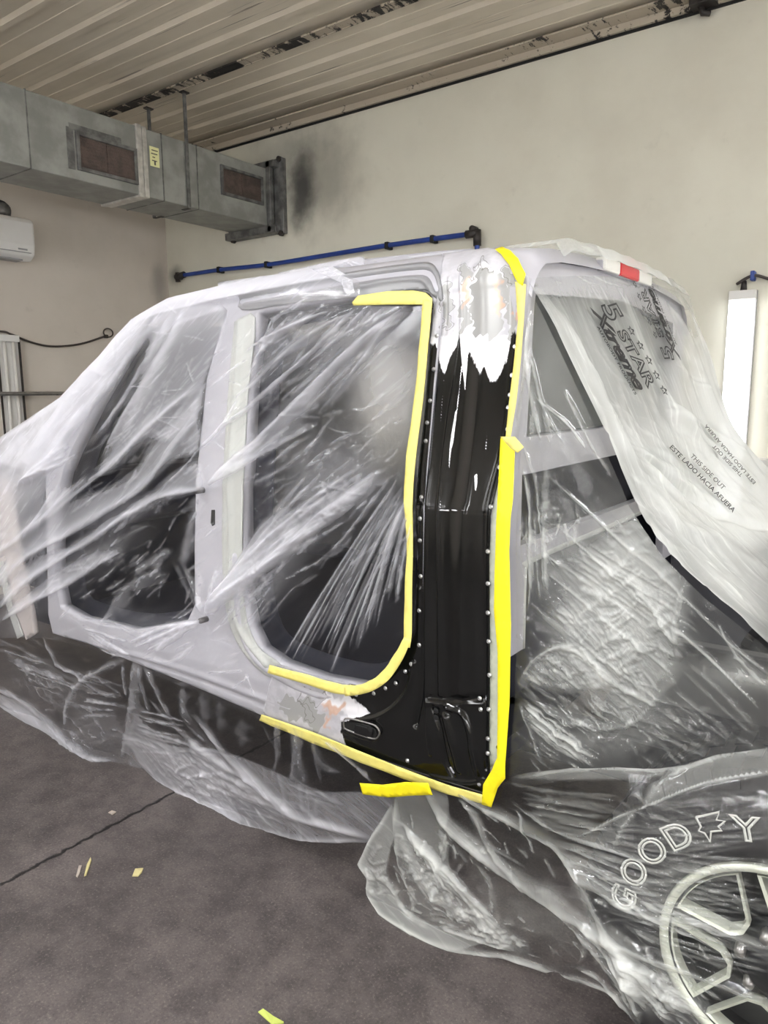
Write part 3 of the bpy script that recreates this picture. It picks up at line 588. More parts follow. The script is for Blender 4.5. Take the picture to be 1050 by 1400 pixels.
# pale seam flange along the rear edge
fl_ = side_patch('seam_flange', [(690, 622), (697, 615), (696, 700), (693, 800), (694, 900), (692, 1000), (686, 1046), (671, 1048), (671, 900), (670, 760), (674, 700), (682, 660)], M_seam, truck, .012, .0035, (), (), .004)
disc('drain_hole', 681, 1022, .006, M_hole, .004, .001, fl_)
for p in ((278, 670), (283, 846)): 
    q = side(*p, .0); MB().tube([q+np.array([0, .02, 0]), q+np.array([0, -.03, 0])], .010, 12).build('striker_bolt', M_iron, truck, True)
side_patch('striker_slot', [(290, 697), (294, 697), (294, 717), (291, 719), (289, 715)], M_hole, truck, .006, .003, (), (), .003)

# roof, rear wall, far side, floor, front end
XR, XF = -.81, -2.42; YC, YN, YFAR = 2.42, 1.82, 3.06
def roof_sec(x_, drop=0):
    ys = np.linspace(YN-.02, YFAR+.02, 15); pts = [(x_, y_, 1.918+.03*(1-((y_-YC)/.64)**2)-drop) for y_ in ys]
    far = [(x_, 3.13, 1.88-drop), (x_, 3.17, 1.80-drop)]
    near = [(x_, float(side_y(0, z_))+.004, z_-drop-.002) for z_ in (1.825, 1.84, 1.855, 1.87, 1.89, 1.905, 1.915)]
    return near+pts[1:]+far
rings = [roof_sec(x_, d) for x_, d in ((XR, .05), (XR-.03, .012), (XR-.12, 0), (-1.3, -.004), (-1.8, -.004), (-2.0, .01), (-2.28, .07))]
MB().loft(rings).build('roof', M_primer, truck, True)
rw = [(1.70, 1.80), (1.66, 1.25), (1.66, .86), (1.76, .86), (1.76, 1.075), (1.79, 1.105), (3.02, 1.105), (3.05, 1.075), (3.05, .86), (3.18, .86), (3.18, 1.80), (3.10, 1.885), (2.42, 1.915), (1.80, 1.875)]
win = [(1.75, 1.43), (3.06, 1.43), (3.02, 1.80), (2.42, 1.83), (1.78, 1.79)]
low = [(1.73, 1.335), (3.05, 1.335), (3.05, 1.15), (1.73, 1.15)]
v2, f = patch2d(rw, .02, [win, low])
o = mesh('rear_wall', np.stack([np.full(len(v2), -.845), v2[:, 0], v2[:, 1]], 1), f, M_primer, truck); m_ = o.modifiers.new('t', 'SOLIDIFY'); m_.thickness = .03; m_.offset = 0
MB().prism(win, -.868, -.862, 0).build('rear_window', M_glass, truck)
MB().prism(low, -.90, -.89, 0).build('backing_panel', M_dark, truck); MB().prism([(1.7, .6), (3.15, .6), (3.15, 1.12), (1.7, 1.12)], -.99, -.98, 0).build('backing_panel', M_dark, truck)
MB().tube([(XR-.03, a, b) for a, b in smooth([(1.765, .86), (1.765, 1.05), (1.772, 1.085), (1.80, 1.098), (2.4, 1.10), (3.0, 1.10)], 5)], .013, 8).build('opening_rim', M_jamb, truck, True)
far = [(-2.95, .5), (-.84, .5), (-.84, 1.25), (-.84, 1.80), (-2.4, 1.80), (-2.9, 1.3)]
hw = [(-2.45, 1.2), (-2.05, 1.2), (-2.03, 1.72), (-2.15, 1.76), (-2.33, 1.72), (-2.46, 1.5)]
v2, f = patch2d(far, .08, [hw]); o = mesh('far_side', np.stack([v2[:, 0], 3.24-.2*np.maximum(0, v2[:, 1]-1.25), v2[:, 1]], 1), f, M_dark, truck); m_ = o.modifiers.new('t', 'SOLIDIFY'); m_.thickness = .04; m_.offset = 0
MB().b2((-3.3, 1.66, .54), (-.86, 3.2, .60)).build('cab_floor', M_dark, truck)
MB().b2((-2.1, 1.86, 1.86), (-.88, 3.06, 1.875)).build('headliner', M_dark, truck)
MB().b2((-3.15, 1.66, .55), (-3.05, 3.2, 1.25)).build('firewall', M_dark, truck)
MB().prism([(-3.05, .95), (-2.7, 1.0), (-2.68, 1.12), (-2.85, 1.22), (-3.05, 1.24)], 1.7, 3.16, 1).build('dashboard', M_dark, truck, bevel=.02)
MB().loft([[(-2.96, y_, 1.20), (-2.58, y_, 1.50), (-2.25, y_, 1.80)] for y_ in (1.72, 2.42, 3.12)]).build('windscreen', M_glass, truck, True)
MB().loft([[(-3.9, 1.66, 1.02), (-3.9, 2.42, 1.06), (-3.9, 3.18, 1.02)], [(-3.0, 1.66, 1.20), (-3.0, 2.42, 1.22), (-3.0, 3.18, 1.20)]]).build('hood', M_primer, truck, True)
side_patch('front_fender', [(-160, 640), (-60, 640), (18, 656), (22, 700), (32, 770), (45, 835), (50, 866), (38, 874), (26, 850), (8, 800), (-20, 790), (-160, 800)], M_fend, truck, .02, .008, (), (), .02)
side_patch('splash_panel', [(2, 768), (9, 766), (36, 868), (28, 872)], M_jamb, truck, .012, .015, (), (), .004)
MB().b2((-4.2, 1.9, .55), (-3.15, 2.95, 1.0)).build('engine_block', M_dark, truck, bevel=.05)
# brake lamp in the roof's rear edge
bl = MB().b2((XR-.05, 2.2, 1.895), (XR-.004, 2.66, 1.928)).build('brake_lamp', M_primer, truck, bevel=.006)
for (a, b, mt, nme) in ((2.205, 2.335, M_lens, 'clear_lens'), (2.34, 2.52, M_red, 'red_lens'), (2.525, 2.655, M_lens, 'clear_lens')): MB().b2((XR-.03, a, 1.897), (XR+.004, b, 1.936)).build(nme, mt, bl, bevel=.006)
# bed-less chassis behind the cab
for yy in (1.98, 2.86): MB().b2((-1.2, yy-.035, .46), (1.4, yy+.035, .60)).build('frame_rail', M_chassis, truck, bevel=.01)
for xx in (-.6, .5): MB().b2((xx-.05, 1.98, .48), (xx+.05, 2.86, .57)).build('cross_member', M_chassis, truck)
MB().tube([(-.15, 1.7, .40), (-.15, 3.12, .40)], .045, 14).build('rear_axle', M_chassis, truck, True)
MB().b2((-.72, 2.04, .40), (.3, 2.5, .66)).build('fuel_tank', M_chassis, truck, bevel=.05)
WC = np.array([-.15, 1.5, .40])
def wheel(yo, sgn):
    c = (WC[0], yo, WC[2]); s = sgn
    tire = MB().lathe([(.222, .02*s), (.235, .0), (.27, -.004*s), (.33, .004*s), (.372, .024*s), (.395, .05*s), (.40, .08*s), (.40, .20*s), (.395, .225*s), (.36, .26*s), (.24, .27*s), (.222, .25*s)], c, 1, 72, True).build('tyre', M_rub, truck, True)
    tr = MB()
    for k in range(44):
        a = 2*math.pi*k/44
        for (w0, w1, da, r0) in ((.018, .10, 0, .372), (.11, .165, .07, .397), (.175, .25, 0, .38)):
            aa = a+da; rr = .399; V = []
            for (r_, dy) in ((.37, w0), (.404, max(w0, .045)), (.404, w1), (.37, w1)):
                for d_ in (-.045, .045): V.append((c[0]+r_*math.cos(aa+d_), c[1]+dy*s, c[2]+r_*math.sin(aa+d_)))
            tr.add(V, [[0, 1, 3, 2], [2, 3, 5, 4], [4, 5, 7, 6], [0, 2, 4, 6], [1, 7, 5, 3]])
    tr.build('tread', M_rub, tire)
    rim = MB().lathe([(.222, .02*s), (.214, .004*s), (.205, .012*s), (.200, .05*s), (.18, .2*s), (.19, .25*s), (.222, .25*s)], c, 1, 72).lathe([(.0, .055*s), (.20, .075*s)], c, 1, 48).build('rim', M_rim, truck, True)
    MB().lathe([(.205, .013*s), (.209, .002*s), (.222, .002*s), (.224, .014*s)], c, 1, 72).build('rim_lip', M_mach, rim, True)
    for k in range(6):
        t0 = R(138+60*k); out = [(.2, t0+t) for t in np.linspace(-R(25), R(25), 12)]+[(.095, t0+R(16)), (.082, t0), (.095, t0-R(16))]
        p = np.array([(r_*math.cos(t), r_*math.sin(t)) for r_, t in out]); cc = p.mean(0); q = cc+(p-cc)*.905
        n = len(p); V = []
        for (pp, dy) in ((p, .03), (p, .010), (q, .013), (q, .045)): V.append([(c[0]+a, c[1]+dy*s, c[2]+b) for a, b in pp])
        MB().loft(V, True).build('window_frame', M_mach, rim)
    MB().lathe([(.0, .0), (.05, .002*s), (.058, .02*s), (.075, .03*s), (.09, .05*s)], c, 1, 36).build('hub_cap', M_rim, rim, True)
    for k in range(6):
        a = R(168+60*k); MB().lathe([(0, -.006*s), (.011, -.004*s), (.013, .03*s)], (c[0]+.066*math.cos(a), c[1]+.01*s, c[2]+.066*math.sin(a)), 1, 10).build('lug_nut', M_steel, rim, True)
    return tire
tyre = wheel(1.5, 1); wheel(3.34, -1)

# ------------------------------------------------------------------ text helper: outlined or filled letters as a mesh in 2-D
def text_mesh(txt, outline=0, size=1.0, shear=0, bold=0, spacing=1.0):
    cu = bpy.data.curves.new('t', 'FONT'); cu.body = txt; cu.size = size; cu.shear = shear; cu.align_x = 'LEFT'; cu.space_character = spacing; cu.resolution_u = 4; cu.offset = bold
    if outline: cu.fill_mode = 'NONE'; cu.bevel_depth = outline; cu.bevel_resolution = 0
    ob = bpy.data.objects.new('t', cu); COL.objects.link(ob); dg = bpy.context.evaluated_depsgraph_get(); dg.update()
    me = bpy.data.meshes.new_from_object(ob.evaluated_get(dg)); V = np.array([v.co[:] for v in me.vertices]); Fs = [list(p.vertices) for p in me.polygons]
    bpy.data.objects.remove(ob); bpy.data.meshes.remove(me); bpy.data.curves.remove(cu); return V, Fs
mb = MB(); rr = .278
for ch, ang in zip('GOOD~YEAR', (172, 158, 144, 130, 116, 103, 89, 75, 61)):
    a = R(ang)
    if ch == '~':
        z = np.array([(-.02, .05), (.03, .055), (.018, .04), (.034, .036), (.016, .026), (.02, .018), (-.002, .018), (-.012, -.002), (-.016, .016), (-.026, .022), (-.018, .03), (-.02, .05)])
        V = [np.array([p[0], p[1], 0]) for p in z]; m2 = MB(); m2.tube(V, .0022, 5, False); V, Fs = np.array(m2.v), m2.f
    else:
        V, Fs = text_mesh(ch, .0022, .072); V[:, 0] -= (V[:, 0].max()+V[:, 0].min())/2; V[:, 0] *= 1.15
    t = np.array([math.sin(a), -math.cos(a)]); n = np.array([math.cos(a), math.sin(a)])
    W = [(WC[0]+n[0]*(rr+v[1])+t[0]*v[0], 1.5-.006+v[2]*.5, WC[2]+n[1]*(rr+v[1])+t[1]*v[0]) for v in V]; mb.add(W, Fs)
mb.build('lettering', pbr('raised_white_letter', lin(190, 192, 186), .6), tyre)
#@@TAPES
def tape(name, poly, mat, label, off=.012, thick=.0007, res=.012, bumps=()):
    o = side_patch(name, poly, mat, None, res, off, bumps, (), thick); return tag(o, label, 'masking tape')
def ribbon(cl, w):
    p = smooth(cl, 4); t = np.gradient(p, axis=0); n = np.stack([-t[:, 1], t[:, 0]], 1); n /= np.linalg.norm(n, axis=1)[:, None]
    ww = np.interp(np.linspace(0, 1, len(p)), np.linspace(0, 1, len(w)), w) if hasattr(w, '__len__') else np.full(len(p), w)
    jag = 1+.06*np.sin(np.arange(len(p))*1.7)
    return [tuple(q) for q in p+n*(ww*jag/2)[:, None]] + [tuple(q) for q in (p-n*(ww/2)[:, None])[::-1]]
T_OFF = .036
tape('masking_tape', [(492, 415), (500, 406), (540, 400), (575, 399), (592, 402), (601, 410), (600, 420), (588, 418), (540, 418), (494, 419)], M_tapep, 'pale yellow tape along the top edge of the rear door opening', T_OFF)
tape('masking_tape', ribbon([(595, 412), (590, 470), (583, 545), (573, 620), (569, 680), (571, 740), (569, 800), (568, 858), (566, 880)], [13, 12, 12, 13, 12, 8, 10, 11, 10]), M_tapep, 'pale yellow tape up the black pillar edge of the rear door opening', T_OFF+.001)
tape('masking_tape', ribbon([(568, 868), (556, 892), (538, 918), (518, 932), (498, 938), (482, 940)], [10, 13, 14, 14, 13, 12]), M_tapep, 'pale yellow tape around the curved lower corner of the rear door opening', T_OFF+.002)
tape('masking_tape', ribbon([(497, 938), (470, 936), (430, 924), (378, 910)], [12, 14, 13, 11]), M_tapep, 'pale yellow tape along the sill of the rear door opening', T_OFF)
tape('masking_tape', [(709, 386), (713, 440), (707, 500), (701, 548), (696, 600), (703, 598), (711, 548), (717, 492), (721, 440), (724, 390)], M_tapep, 'pale yellow tape strip beside the rivets on the upper pillar', .02)
tape('masking_tape', [(682, 342), (691, 349), (702, 364), (712, 386), (720, 392), (724, 376), (714, 355), (703, 344), (692, 339)], M_tapeb, 'bright yellow tape bent over the roof corner', .022)
tape('masking_tape', [(692, 598), (690, 640), (687, 700), (684, 780), (683, 830), (688, 888), (688, 960), (687, 1030), (680, 1046), (668, 1066), (666, 1093), (679, 1097), (688, 1070), (698, 1058), (704, 956), (706, 850), (704, 750), (709, 680), (712, 600)], M_tapeb, 'long bright yellow tape down the seam behind the black pillar', .03, bumps=[([(694, 850), (697, 900), (694, 990)], .004, .004), ([(700, 700), (697, 800)], .004, .003)])
tape('masking_tape', [(692, 596), (712, 596), (724, 610), (716, 618), (706, 612)], M_tapep, 'small pale tape tab at the upper end of the long bright tape', .032)
tape('masking_tape', ribbon([(362, 978), (430, 1004), (500, 1032), (560, 1055), (620, 1076), (672, 1090)], [9, 14, 14, 13, 12, 12]), M_tapep, 'pale yellow tape along the lower edge of sill and black panel', .02)
tape('masking_tape', [(507, 1060), (538, 1062), (570, 1058), (600, 1059), (606, 1075), (580, 1076), (546, 1079), (511, 1075)], M_tapeb, 'short bright yellow tape strip holding the film below the sill', .055)

#@@FILMS
def film_attrs(o, P3, strokes, blobs, polys, crk, flow_ang, base=0.0):
    """creases: returns outward displacement; writes milk / crinkle / flow"""
    P = project(P3); n = len(P); keep = np.ones(n); disp = np.zeros(n)
    for s in strokes:
        pts, w, h_, a = s[:4]; asym = s[4] if len(s) > 4 else 0
        ln = smooth(pts, 6); m = w*4
        sel = np.where((P[:, 0] > ln[:, 0].min()-m) & (P[:, 0] < ln[:, 0].max()+m) & (P[:, 1] > ln[:, 1].min()-m) & (P[:, 1] < ln[:, 1].max()+m))[0]
        if not len(sel): continue
        D, S, T = seg_dist(P[sel], ln)
        tp = np.clip(np.minimum(T, 1-T)*9, 0, 1)*.85+.15; ww = w*(.45+.55*np.clip(np.minimum(T+.05, 1.05-T)*4, 0, 1))
        wv = ww*np.where(S*asym > 0, .35, 1.0) if asym else ww
        wv = wv*np.where(S*asym < 0, 1.6, 1.0) if asym else wv
        kn = np.linspace(0, 1, 13); j1 = np.interp(T, kn, RNG.uniform(.62, 1.1, 13)); j2 = np.interp(T, kn, RNG.uniform(.6, 1.4, 13)); off = np.interp(T, kn, RNG.uniform(-.3, .3, 13))
        Ds = np.abs(D*S-off*w) if not asym else D
        g = np.exp(-(Ds/(wv*j2))**2)
        if w > 2.6: g = g*(.86+.14*np.cos(D*S/w*3.4+np.interp(T, kn, RNG.uniform(-3, 3, 13))))
        g = g*j1; keep[sel] *= 1-np.clip(a*g*tp, 0, .95); disp[sel] += h_*np.exp(-(D/(ww*1.1))**2)*tp
    for (cx_, cy_, rx, ry, ang, a) in blobs:
        c_, s_ = math.cos(R(ang)), math.sin(R(ang)); dx, dy = P[:, 0]-cx_, P[:, 1]-cy_
        d = ((dx*c_+dy*s_)/rx)**2+((-dx*s_+dy*c_)/ry)**2; keep *= 1-a*np.exp(-d)
    for poly, a, *g in polys:
        pl = smooth(poly+poly[:1], 5); ins = inpoly(P, pl[:-1]); D, S, T = seg_dist(P, pl); b = g[0] if g else 1.5
        keep *= 1-a*np.clip(.5+np.where(ins, D, -D)/(2*b), 0, 1)
    ck = np.zeros(n)
    for (cx_, cy_, rx, ry, ang, a) in crk:
        c_, s_ = math.cos(R(ang)), math.sin(R(ang)); dx, dy = P[:, 0]-cx_, P[:, 1]-cy_
        ck = np.maximum(ck, a*np.exp(-((dx*c_+dy*s_)/rx)**2-((-dx*s_+dy*c_)/ry)**2))
    return 1-keep*(1-base), ck, disp
def fan(p0, p1, q0, q1, n, w, h_, a, bend=0, asym=0, jit=1.0):
    out = []
    for k in range(n):
        t = (k+RNG.uniform(-.35, .35)*jit)/max(1, n-1); t = min(max(t, 0), 1)
        A = np.array(p0)+(np.array(p1)-np.array(p0))*t; B = np.array(q0)+(np.array(q1)-np.array(q0))*t
        A = A+(B-A)*RNG.uniform(0, .12)*jit; B = A+(B-A)*RNG.uniform(.72, 1.03)
        d = B-A; nrm = np.array([-d[1], d[0]])/(np.linalg.norm(d)+1e-9); mid = (A+B)/2+nrm*(bend+RNG.uniform(-3, 3)*jit)
        out.append(([tuple(A), tuple(mid), tuple(B)], w*RNG.uniform(.6, 1.5), h_*RNG.uniform(.5, 1.2), a*RNG.uniform(.5, 1.25), asym))
    return out
def hatch(cx_, cy_, rx, ry, ang, n, ln, w, a, spread_=14, h_=.002):
    out = []
    for k in range(n):
        x_, y_ = RNG.normal(0, .5, 2); c_, s_ = math.cos(R(ang)), math.sin(R(ang)); p = np.array([cx_+x_*rx*c_-y_*ry*s_, cy_+x_*rx*s_+y_*ry*c_])
        t = R(ang+RNG.normal(0, spread_)); l_ = ln*RNG.uniform(.4, 1.4); d = np.array([math.cos(t), math.sin(t)])*l_/2; b = np.array([-d[1], d[0]])*RNG.uniform(-.12, .12)
        out.append(([tuple(p-d), tuple(p+b), tuple(p+d)], w*RNG.uniform(.6, 1.6), h_, a*RNG.uniform(.4, 1.2), int(RNG.integers(-1, 2))))
    return out
def set_attrs(o, milk, ck, flow):
    attr(o, 'milk', milk); attr(o, 'crinkle', ck)
    o.data.attributes.new('flow', 'FLOAT_VECTOR', 'POINT').data.foreach_set('vector', np.ascontiguousarray(flow, dtype=np.float32).ravel())
def crumple(u, w, seed=3):
    r_ = np.random.default_rng(seed); h_ = np.zeros(len(u)); wx = u+.02*np.sin(w*21+1)+.008*np.sin(w*63); wy = w+.02*np.sin(u*19)+.008*np.sin(u*71+2)
    for k in range(11):
        a = r_.uniform(0, math.pi); q = 30*1.24**k; h_ += (1-np.abs(np.sin(q*(wx*math.cos(a)+wy*math.sin(a))+r_.uniform(0, 6)+1.4*np.sin(.37*q*(wy*math.cos(a)-wx*math.sin(a)))))*1.6)/q
    return h_
def sheet_xz(poly, yf, res, strokes, blobs, polys, crk, ang, base=0, zmin=.004, ripple=.004):
    v2, f = patch2d(xz(poly, 0, yf), res); Y = yf(v2[:, 0], v2[:, 1]); P3 = np.stack([v2[:, 0], Y, v2[:, 1]], 1)
    milk, ck, disp = film_attrs(None, P3, strokes, blobs, polys, crk, ang, base)
    c_, s_ = math.cos(R(ang)), math.sin(R(ang)); u = v2[:, 0]*c_+v2[:, 1]*s_; w = -v2[:, 0]*s_+v2[:, 1]*c_
    disp = disp+ripple*(np.sin(w*37+3*np.sin(u*5))*.5+np.sin(w*83+2*np.sin(u*9+1))*.3)*.6+ripple*.3
    disp = disp+np.maximum(0, .016+crumple(v2[:, 0], v2[:, 1]))*ck*.32
    P3[:, 1] -= disp
    low_ = P3[:, 2] < zmin; tt = (H-zmin)/(H-P3[low_, 2]); P3[low_] = CC+(P3[low_]-CC)*tt[:, None]   # what reaches the floor lies on it
    return P3, [list(x) for x in f], milk, ck, np.stack([u, w, np.zeros(len(u))], 1)
def film_obj(name, P3, f, milk, ck, flow, mat, label, parent=None):
    o = mesh(name, P3, f, mat, parent, True); set_attrs(o, milk, ck, flow)
    if parent is None: tag(o, label, 'masking film')
    return o

# --- film over the front of the cab and both door openings
S = []
S += [([(0, 602), (85, 547), (140, 492), (182, 442), (230, 412), (300, 396), (400, 375), (490, 356)], 7, .002, .9)]*2
S += [([(222, 425), (190, 470), (150, 525), (100, 585), (60, 640), (25, 665)], 5, .012, .5), ([(237, 425), (215, 470), (180, 530), (150, 575), (128, 602)], 4, .010, .45), ([(250, 425), (232, 465), (200, 520), (165, 580), (140, 625)], 6, .012, .5, 1),
      ([(190, 440), (160, 470), (130, 510), (90, 570), (40, 650), (22, 668)], 9, .015, .55), ([(150, 490), (110, 540), (70, 590), (30, 650)], 13, .015, .6), ([(120, 520), (80, 575), (45, 620), (10, 650)], 8, .01, .55), ([(70, 565), (40, 600), (0, 640)], 9, .01, .5), ([(40, 590), (15, 620), (-20, 650)], 8, .01, .5)]
S += [([(275, 525), (235, 560), (200, 593), (165, 630), (130, 659), (90, 690), (28, 738), (-10, 762)], 7, .022, .55, -1), ([(272, 570), (243, 611), (200, 667), (150, 700), (99, 730), (44, 760), (0, 803)], 7, .022, .5, -1),
      ([(278, 669), (225, 679), (168, 711), (130, 738), (95, 759), (42, 795), (-5, 838)], 6, .022, .6, -1), ([(165, 755), (98, 797), (52, 820), (0, 851)], 5, .015, .45, -1), ([(275, 668), (215, 690), (150, 735)], 4, .01, .35),
      ([(278, 670), (268, 700), (258, 745), (250, 778)], 7, .006, .28), ([(290, 545), (262, 575), (225, 628)], 3, .008, .3), ([(276, 612), (255, 637), (230, 660)], 2, .008, .4), ([(330, 540), (300, 590), (272, 614)], 2.5, .008, .5), ([(340, 560), (310, 580), (275, 612)], 2, .006, .4)]
S += [([(556, 424), (525, 444), (490, 472), (430, 530), (370, 590), (310, 640), (279, 669)], 7, .024, .66, 1), ([(489, 421), (434, 476), (401, 506), (343, 556), (305, 582)], 4, .014, .52), ([(475, 428), (404, 473), (338, 533), (305, 552)], 4, .012, .42), ([(459, 423), (379, 456), (330, 485)], 4, .010, .32),
      ([(500, 422), (470, 455), (420, 500)], 2.5, .006, .3), ([(510, 423), (485, 452)], 2, .005, .3), ([(545, 440), (520, 460), (480, 515), (434, 567)], 3, .008, .26), ([(431, 583), (365, 619), (310, 650), (285, 668)], 6, .014, .4, -1), ([(440, 600), (390, 640), (340, 665)], 4, .008, .25), ([(531, 657), (503, 695), (473, 734), (451, 756)], 3, .008, .42)]
S += fan((460, 420), (372, 432), (345, 470), (335, 530), 9, 2.5, .005, .28) + fan((440, 470), (540, 470), (350, 545), (430, 585), 7, 2.5, .004, .2)
S += fan((281, 846), (281, 842), (430, 636), (470, 712), 20, 3.6, .008, .36, -6) + fan((330, 800), (350, 790), (520, 640), (545, 650), 10, 3, .005, .25, -4) + fan((400, 700), (440, 720), (500, 630), (555, 640), 8, 3.5, .006, .2)
S += fan((549, 646), (566, 672), (384, 904), (470, 926), 15, 1.5, .004, .42, 3, 0, .8) + fan((556, 650), (568, 700), (474, 910), (545, 820), 12, 1.4, .004, .40, 2, 0, .8)
S += fan((279, 845), (282, 848), (172, 878), (190, 906), 9, 2.5, .008, .5, 3) + fan((181, 896), (183, 900), (110, 855), (130, 885), 6, 1.6, .004, .4) + fan((277, 842), (281, 842), (240, 770), (272, 770), 5, 4, .004, .22) + fan((285, 838), (290, 842), (296, 765), (340, 800), 7, 2, .004, .4)
S += [([(111, 858), (140, 866), (176, 878)], 2, .004, .6), ([(222, 776), (174, 803), (150, 838), (134, 861)], 7, .008, .33, 1), ([(185, 785), (200, 775), (232, 752)], 5, .005, .3), ([(282, 920), (332, 917)], 1.6, .003, .5), ([(318, 941), (340, 926)], 1.6, .003, .5), ([(336, 920), (350, 955)], 1.6, .003, .45), ([(195, 898), (235, 905), (268, 880)], 3, .006, .3), ([(90, 838), (150, 850), (200, 868)], 2, .003, .3)]
S += fan((22, 668), (26, 660), (100, 600), (130, 620), 6, 2, .004, .3) + fan((30, 740), (60, 720), (90, 640), (130, 640), 9, 2.2, .004, .3) + fan((0, 640), (20, 760), (-60, 700), (-60, 860), 8, 4, .006, .3)
S += hatch(200, 510, 100, 150, -58, 50, 40, 1.5, .16, 8) + hatch(205, 600, 120, 130, -45, 60, 32, 1.4, .16, 10) + hatch(150, 680, 140, 70, -38, 40, 36, 1.4, .16, 9) + hatch(410, 470, 160, 90, -40, 60, 60, 1.4, .2, 7) + hatch(430, 660, 170, 120, -38, 110, 34, 1.4, .2, 12) + hatch(360, 790, 110, 50, -42, 70, 40, 1.4, .3, 8) + hatch(140, 780, 110, 45, -35, 40, 26, 1.3, .2, 14) + hatch(205, 795, 100, 40, -55, 30, 22, 1.2, .2, 14) + hatch(250, 890, 160, 50, 10, 30, 40, 1.4, .2, 25) + hatch(210, 500, 120, 160, 15, 14, 26, 1.0, .4, 20) + hatch(380, 560, 200, 200, 12, 10, 60, 1.0, .16, 8)
BL = [(20, 640, 50, 60, 0, .62), (60, 590, 60, 28, -40, .55), (120, 525, 60, 30, -50, .4), (235, 440, 80, 26, -14, .3), (400, 455, 80, 45, -35, .2), (530, 515, 46, 85, 0, .34), (450, 650, 60, 50, 0, .16), (350, 800, 60, 25, -40, .25), (430, 700, 80, 30, -45, .14), (120, 765, 60, 18, -32, .22), (230, 880, 70, 25, 15, .22), (20, 760, 40, 120, 0, .28), (430, 390, 80, 14, -12, .28)]  # the blob over the rear door opening paints its backlight as milky haze
CK = [(140, 770, 40, 16, -30, .25), (180, 600, 60, 50, 0, .15), (420, 660, 90, 60, -40, .3), (350, 800, 40, 25, -40, .35), (200, 790, 30, 20, -50, .15)]
PL = [([(212, 432), (250, 418), (310, 425), (284, 515), (274, 560), (236, 600), (205, 600), (160, 640), (140, 640), (175, 575), (200, 500)], .34, 5), ([(272, 545), (272, 614), (243, 626), (200, 667), (150, 700), (99, 730), (44, 762), (30, 738), (90, 690), (175, 655), (215, 600)], .30, 4), ([(272, 632), (278, 668), (225, 680), (168, 712), (130, 740), (95, 760), (42, 797), (20, 790), (60, 760), (110, 745), (180, 700), (235, 650)], .30, 4), ([(165, 750), (98, 799), (52, 822), (20, 835), (60, 795), (110, 765)], .24, 4), ([(205, 430), (190, 470), (150, 525), (100, 590), (70, 640), (30, 662), (85, 560), (150, 485), (185, 445)], .42, 6), ([(556, 424), (490, 474), (430, 532), (370, 592), (320, 640), (300, 640), (380, 560), (450, 480), (500, 424)], .16, 6)]
poly = [(497, 350), (440, 360), (380, 373), (300, 391), (230, 408), (180, 438), (140, 488), (85, 543), (0, 598), (-120, 640), (-170, 760), (-150, 868), (0, 872), (60, 872), (120, 886), (180, 910), (260, 943), (350, 980), (385, 990), (396, 950), (376, 908), (430, 922), (495, 936), (548, 905), (566, 862), (570, 740), (570, 660), (582, 540), (594, 412), (560, 412), (496, 414), (492, 385)]
yf_side = lambda X, z: side_y(X, z)-.030
P3, f, milk, ck, flow = sheet_xz(poly, yf_side, .0042, S, BL, PL+[([(140, 473), (165, 455), (205, 433), (247, 421), (292, 410), (340, 400), (420, 385), (488, 371), (490, 350), (400, 370), (300, 391), (230, 407), (182, 437), (138, 484)], .7, 1.3)], CK, 38, 0)
# the same sheet carries on over roof, windscreen and hood
edge = smooth([(490, 352), (440, 361), (380, 374), (300, 392), (230, 409), (180, 439), (140, 489), (85, 544), (0, 599), (-120, 641)], 6)
rows = []
E3 = np.array([hit(*p, yf_side) for p in edge])
for t in np.linspace(0, 1, 14):
    Q = E3.copy(); Q[:, 1] = E3[:, 1]+(3.2-E3[:, 1])*t; Q[:, 2] = E3[:, 2]+.03*math.sin(math.pi*t)*np.clip((E3[:, 2]-1.6)/.3, 0, 1)-t*(.04+np.maximum(0, 1.56-E3[:, 2])*1.1)-(t*.03 if t else 0)
    rows.append(Q)
n0 = len(P3); m = len(E3); RW = np.vstack(rows)
f += [[n0+i*m+k, n0+i*m+k+1, n0+(i+1)*m+k+1, n0+(i+1)*m+k] for i in range(13) for k in range(m-1)]
P3 = np.vstack([P3, RW]); milk = np.concatenate([milk, np.full(len(RW), .6)]); ck = np.concatenate([ck, np.full(len(RW), .2)]); flow = np.vstack([flow, np.stack([RW[:, 1], RW[:, 0], 0*RW[:, 0]], 1)])
film_obj('masking_film', P3, f, milk, ck, flow, F_side, 'clear film sheet over windscreen, front door opening and rear door opening')

m_if, nt_ = nm('glow_blur_pane'); o1 = nd(nt_, 'ShaderNodeOutputMaterial'); r1 = nd(nt_, 'ShaderNodeBsdfRefraction'); r1.inputs['Roughness'].default_value = .8; r1.inputs['IOR'].default_value = 1.15; r1.inputs[0].default_value = (.9, .9, .9, 1)  # pane added inside the cab to blur the light from the far window
d1 = nd(nt_, 'ShaderNodeBsdfTranslucent'); d1.inputs[0].default_value = (.8, .8, .78, 1); x1 = nd(nt_, 'ShaderNodeMixShader'); x1.inputs[0].default_value = .12; L(nt_, r1.outputs[0], x1.inputs[1]); L(nt_, d1.outputs[0], x1.inputs[2]); L(nt_, x1.outputs[0], o1.inputs[0])
gx = np.linspace(-2.7, -1.2, 40); gz = np.linspace(.9, 1.85, 26)
V = [(x_, 2.35+.02*math.sin(x_*14+z_*5)+.01*math.sin(z_*23), z_) for z_ in gz for x_ in gx]
tag(mesh('masking_film', V, [[j*40+i, j*40+i+1, (j+1)*40+i+1, (j+1)*40+i] for j in range(25) for i in range(39)], m_if, None, True), 'hazy pane added inside the cab, blurring the glow behind the rear door opening', 'masking film')
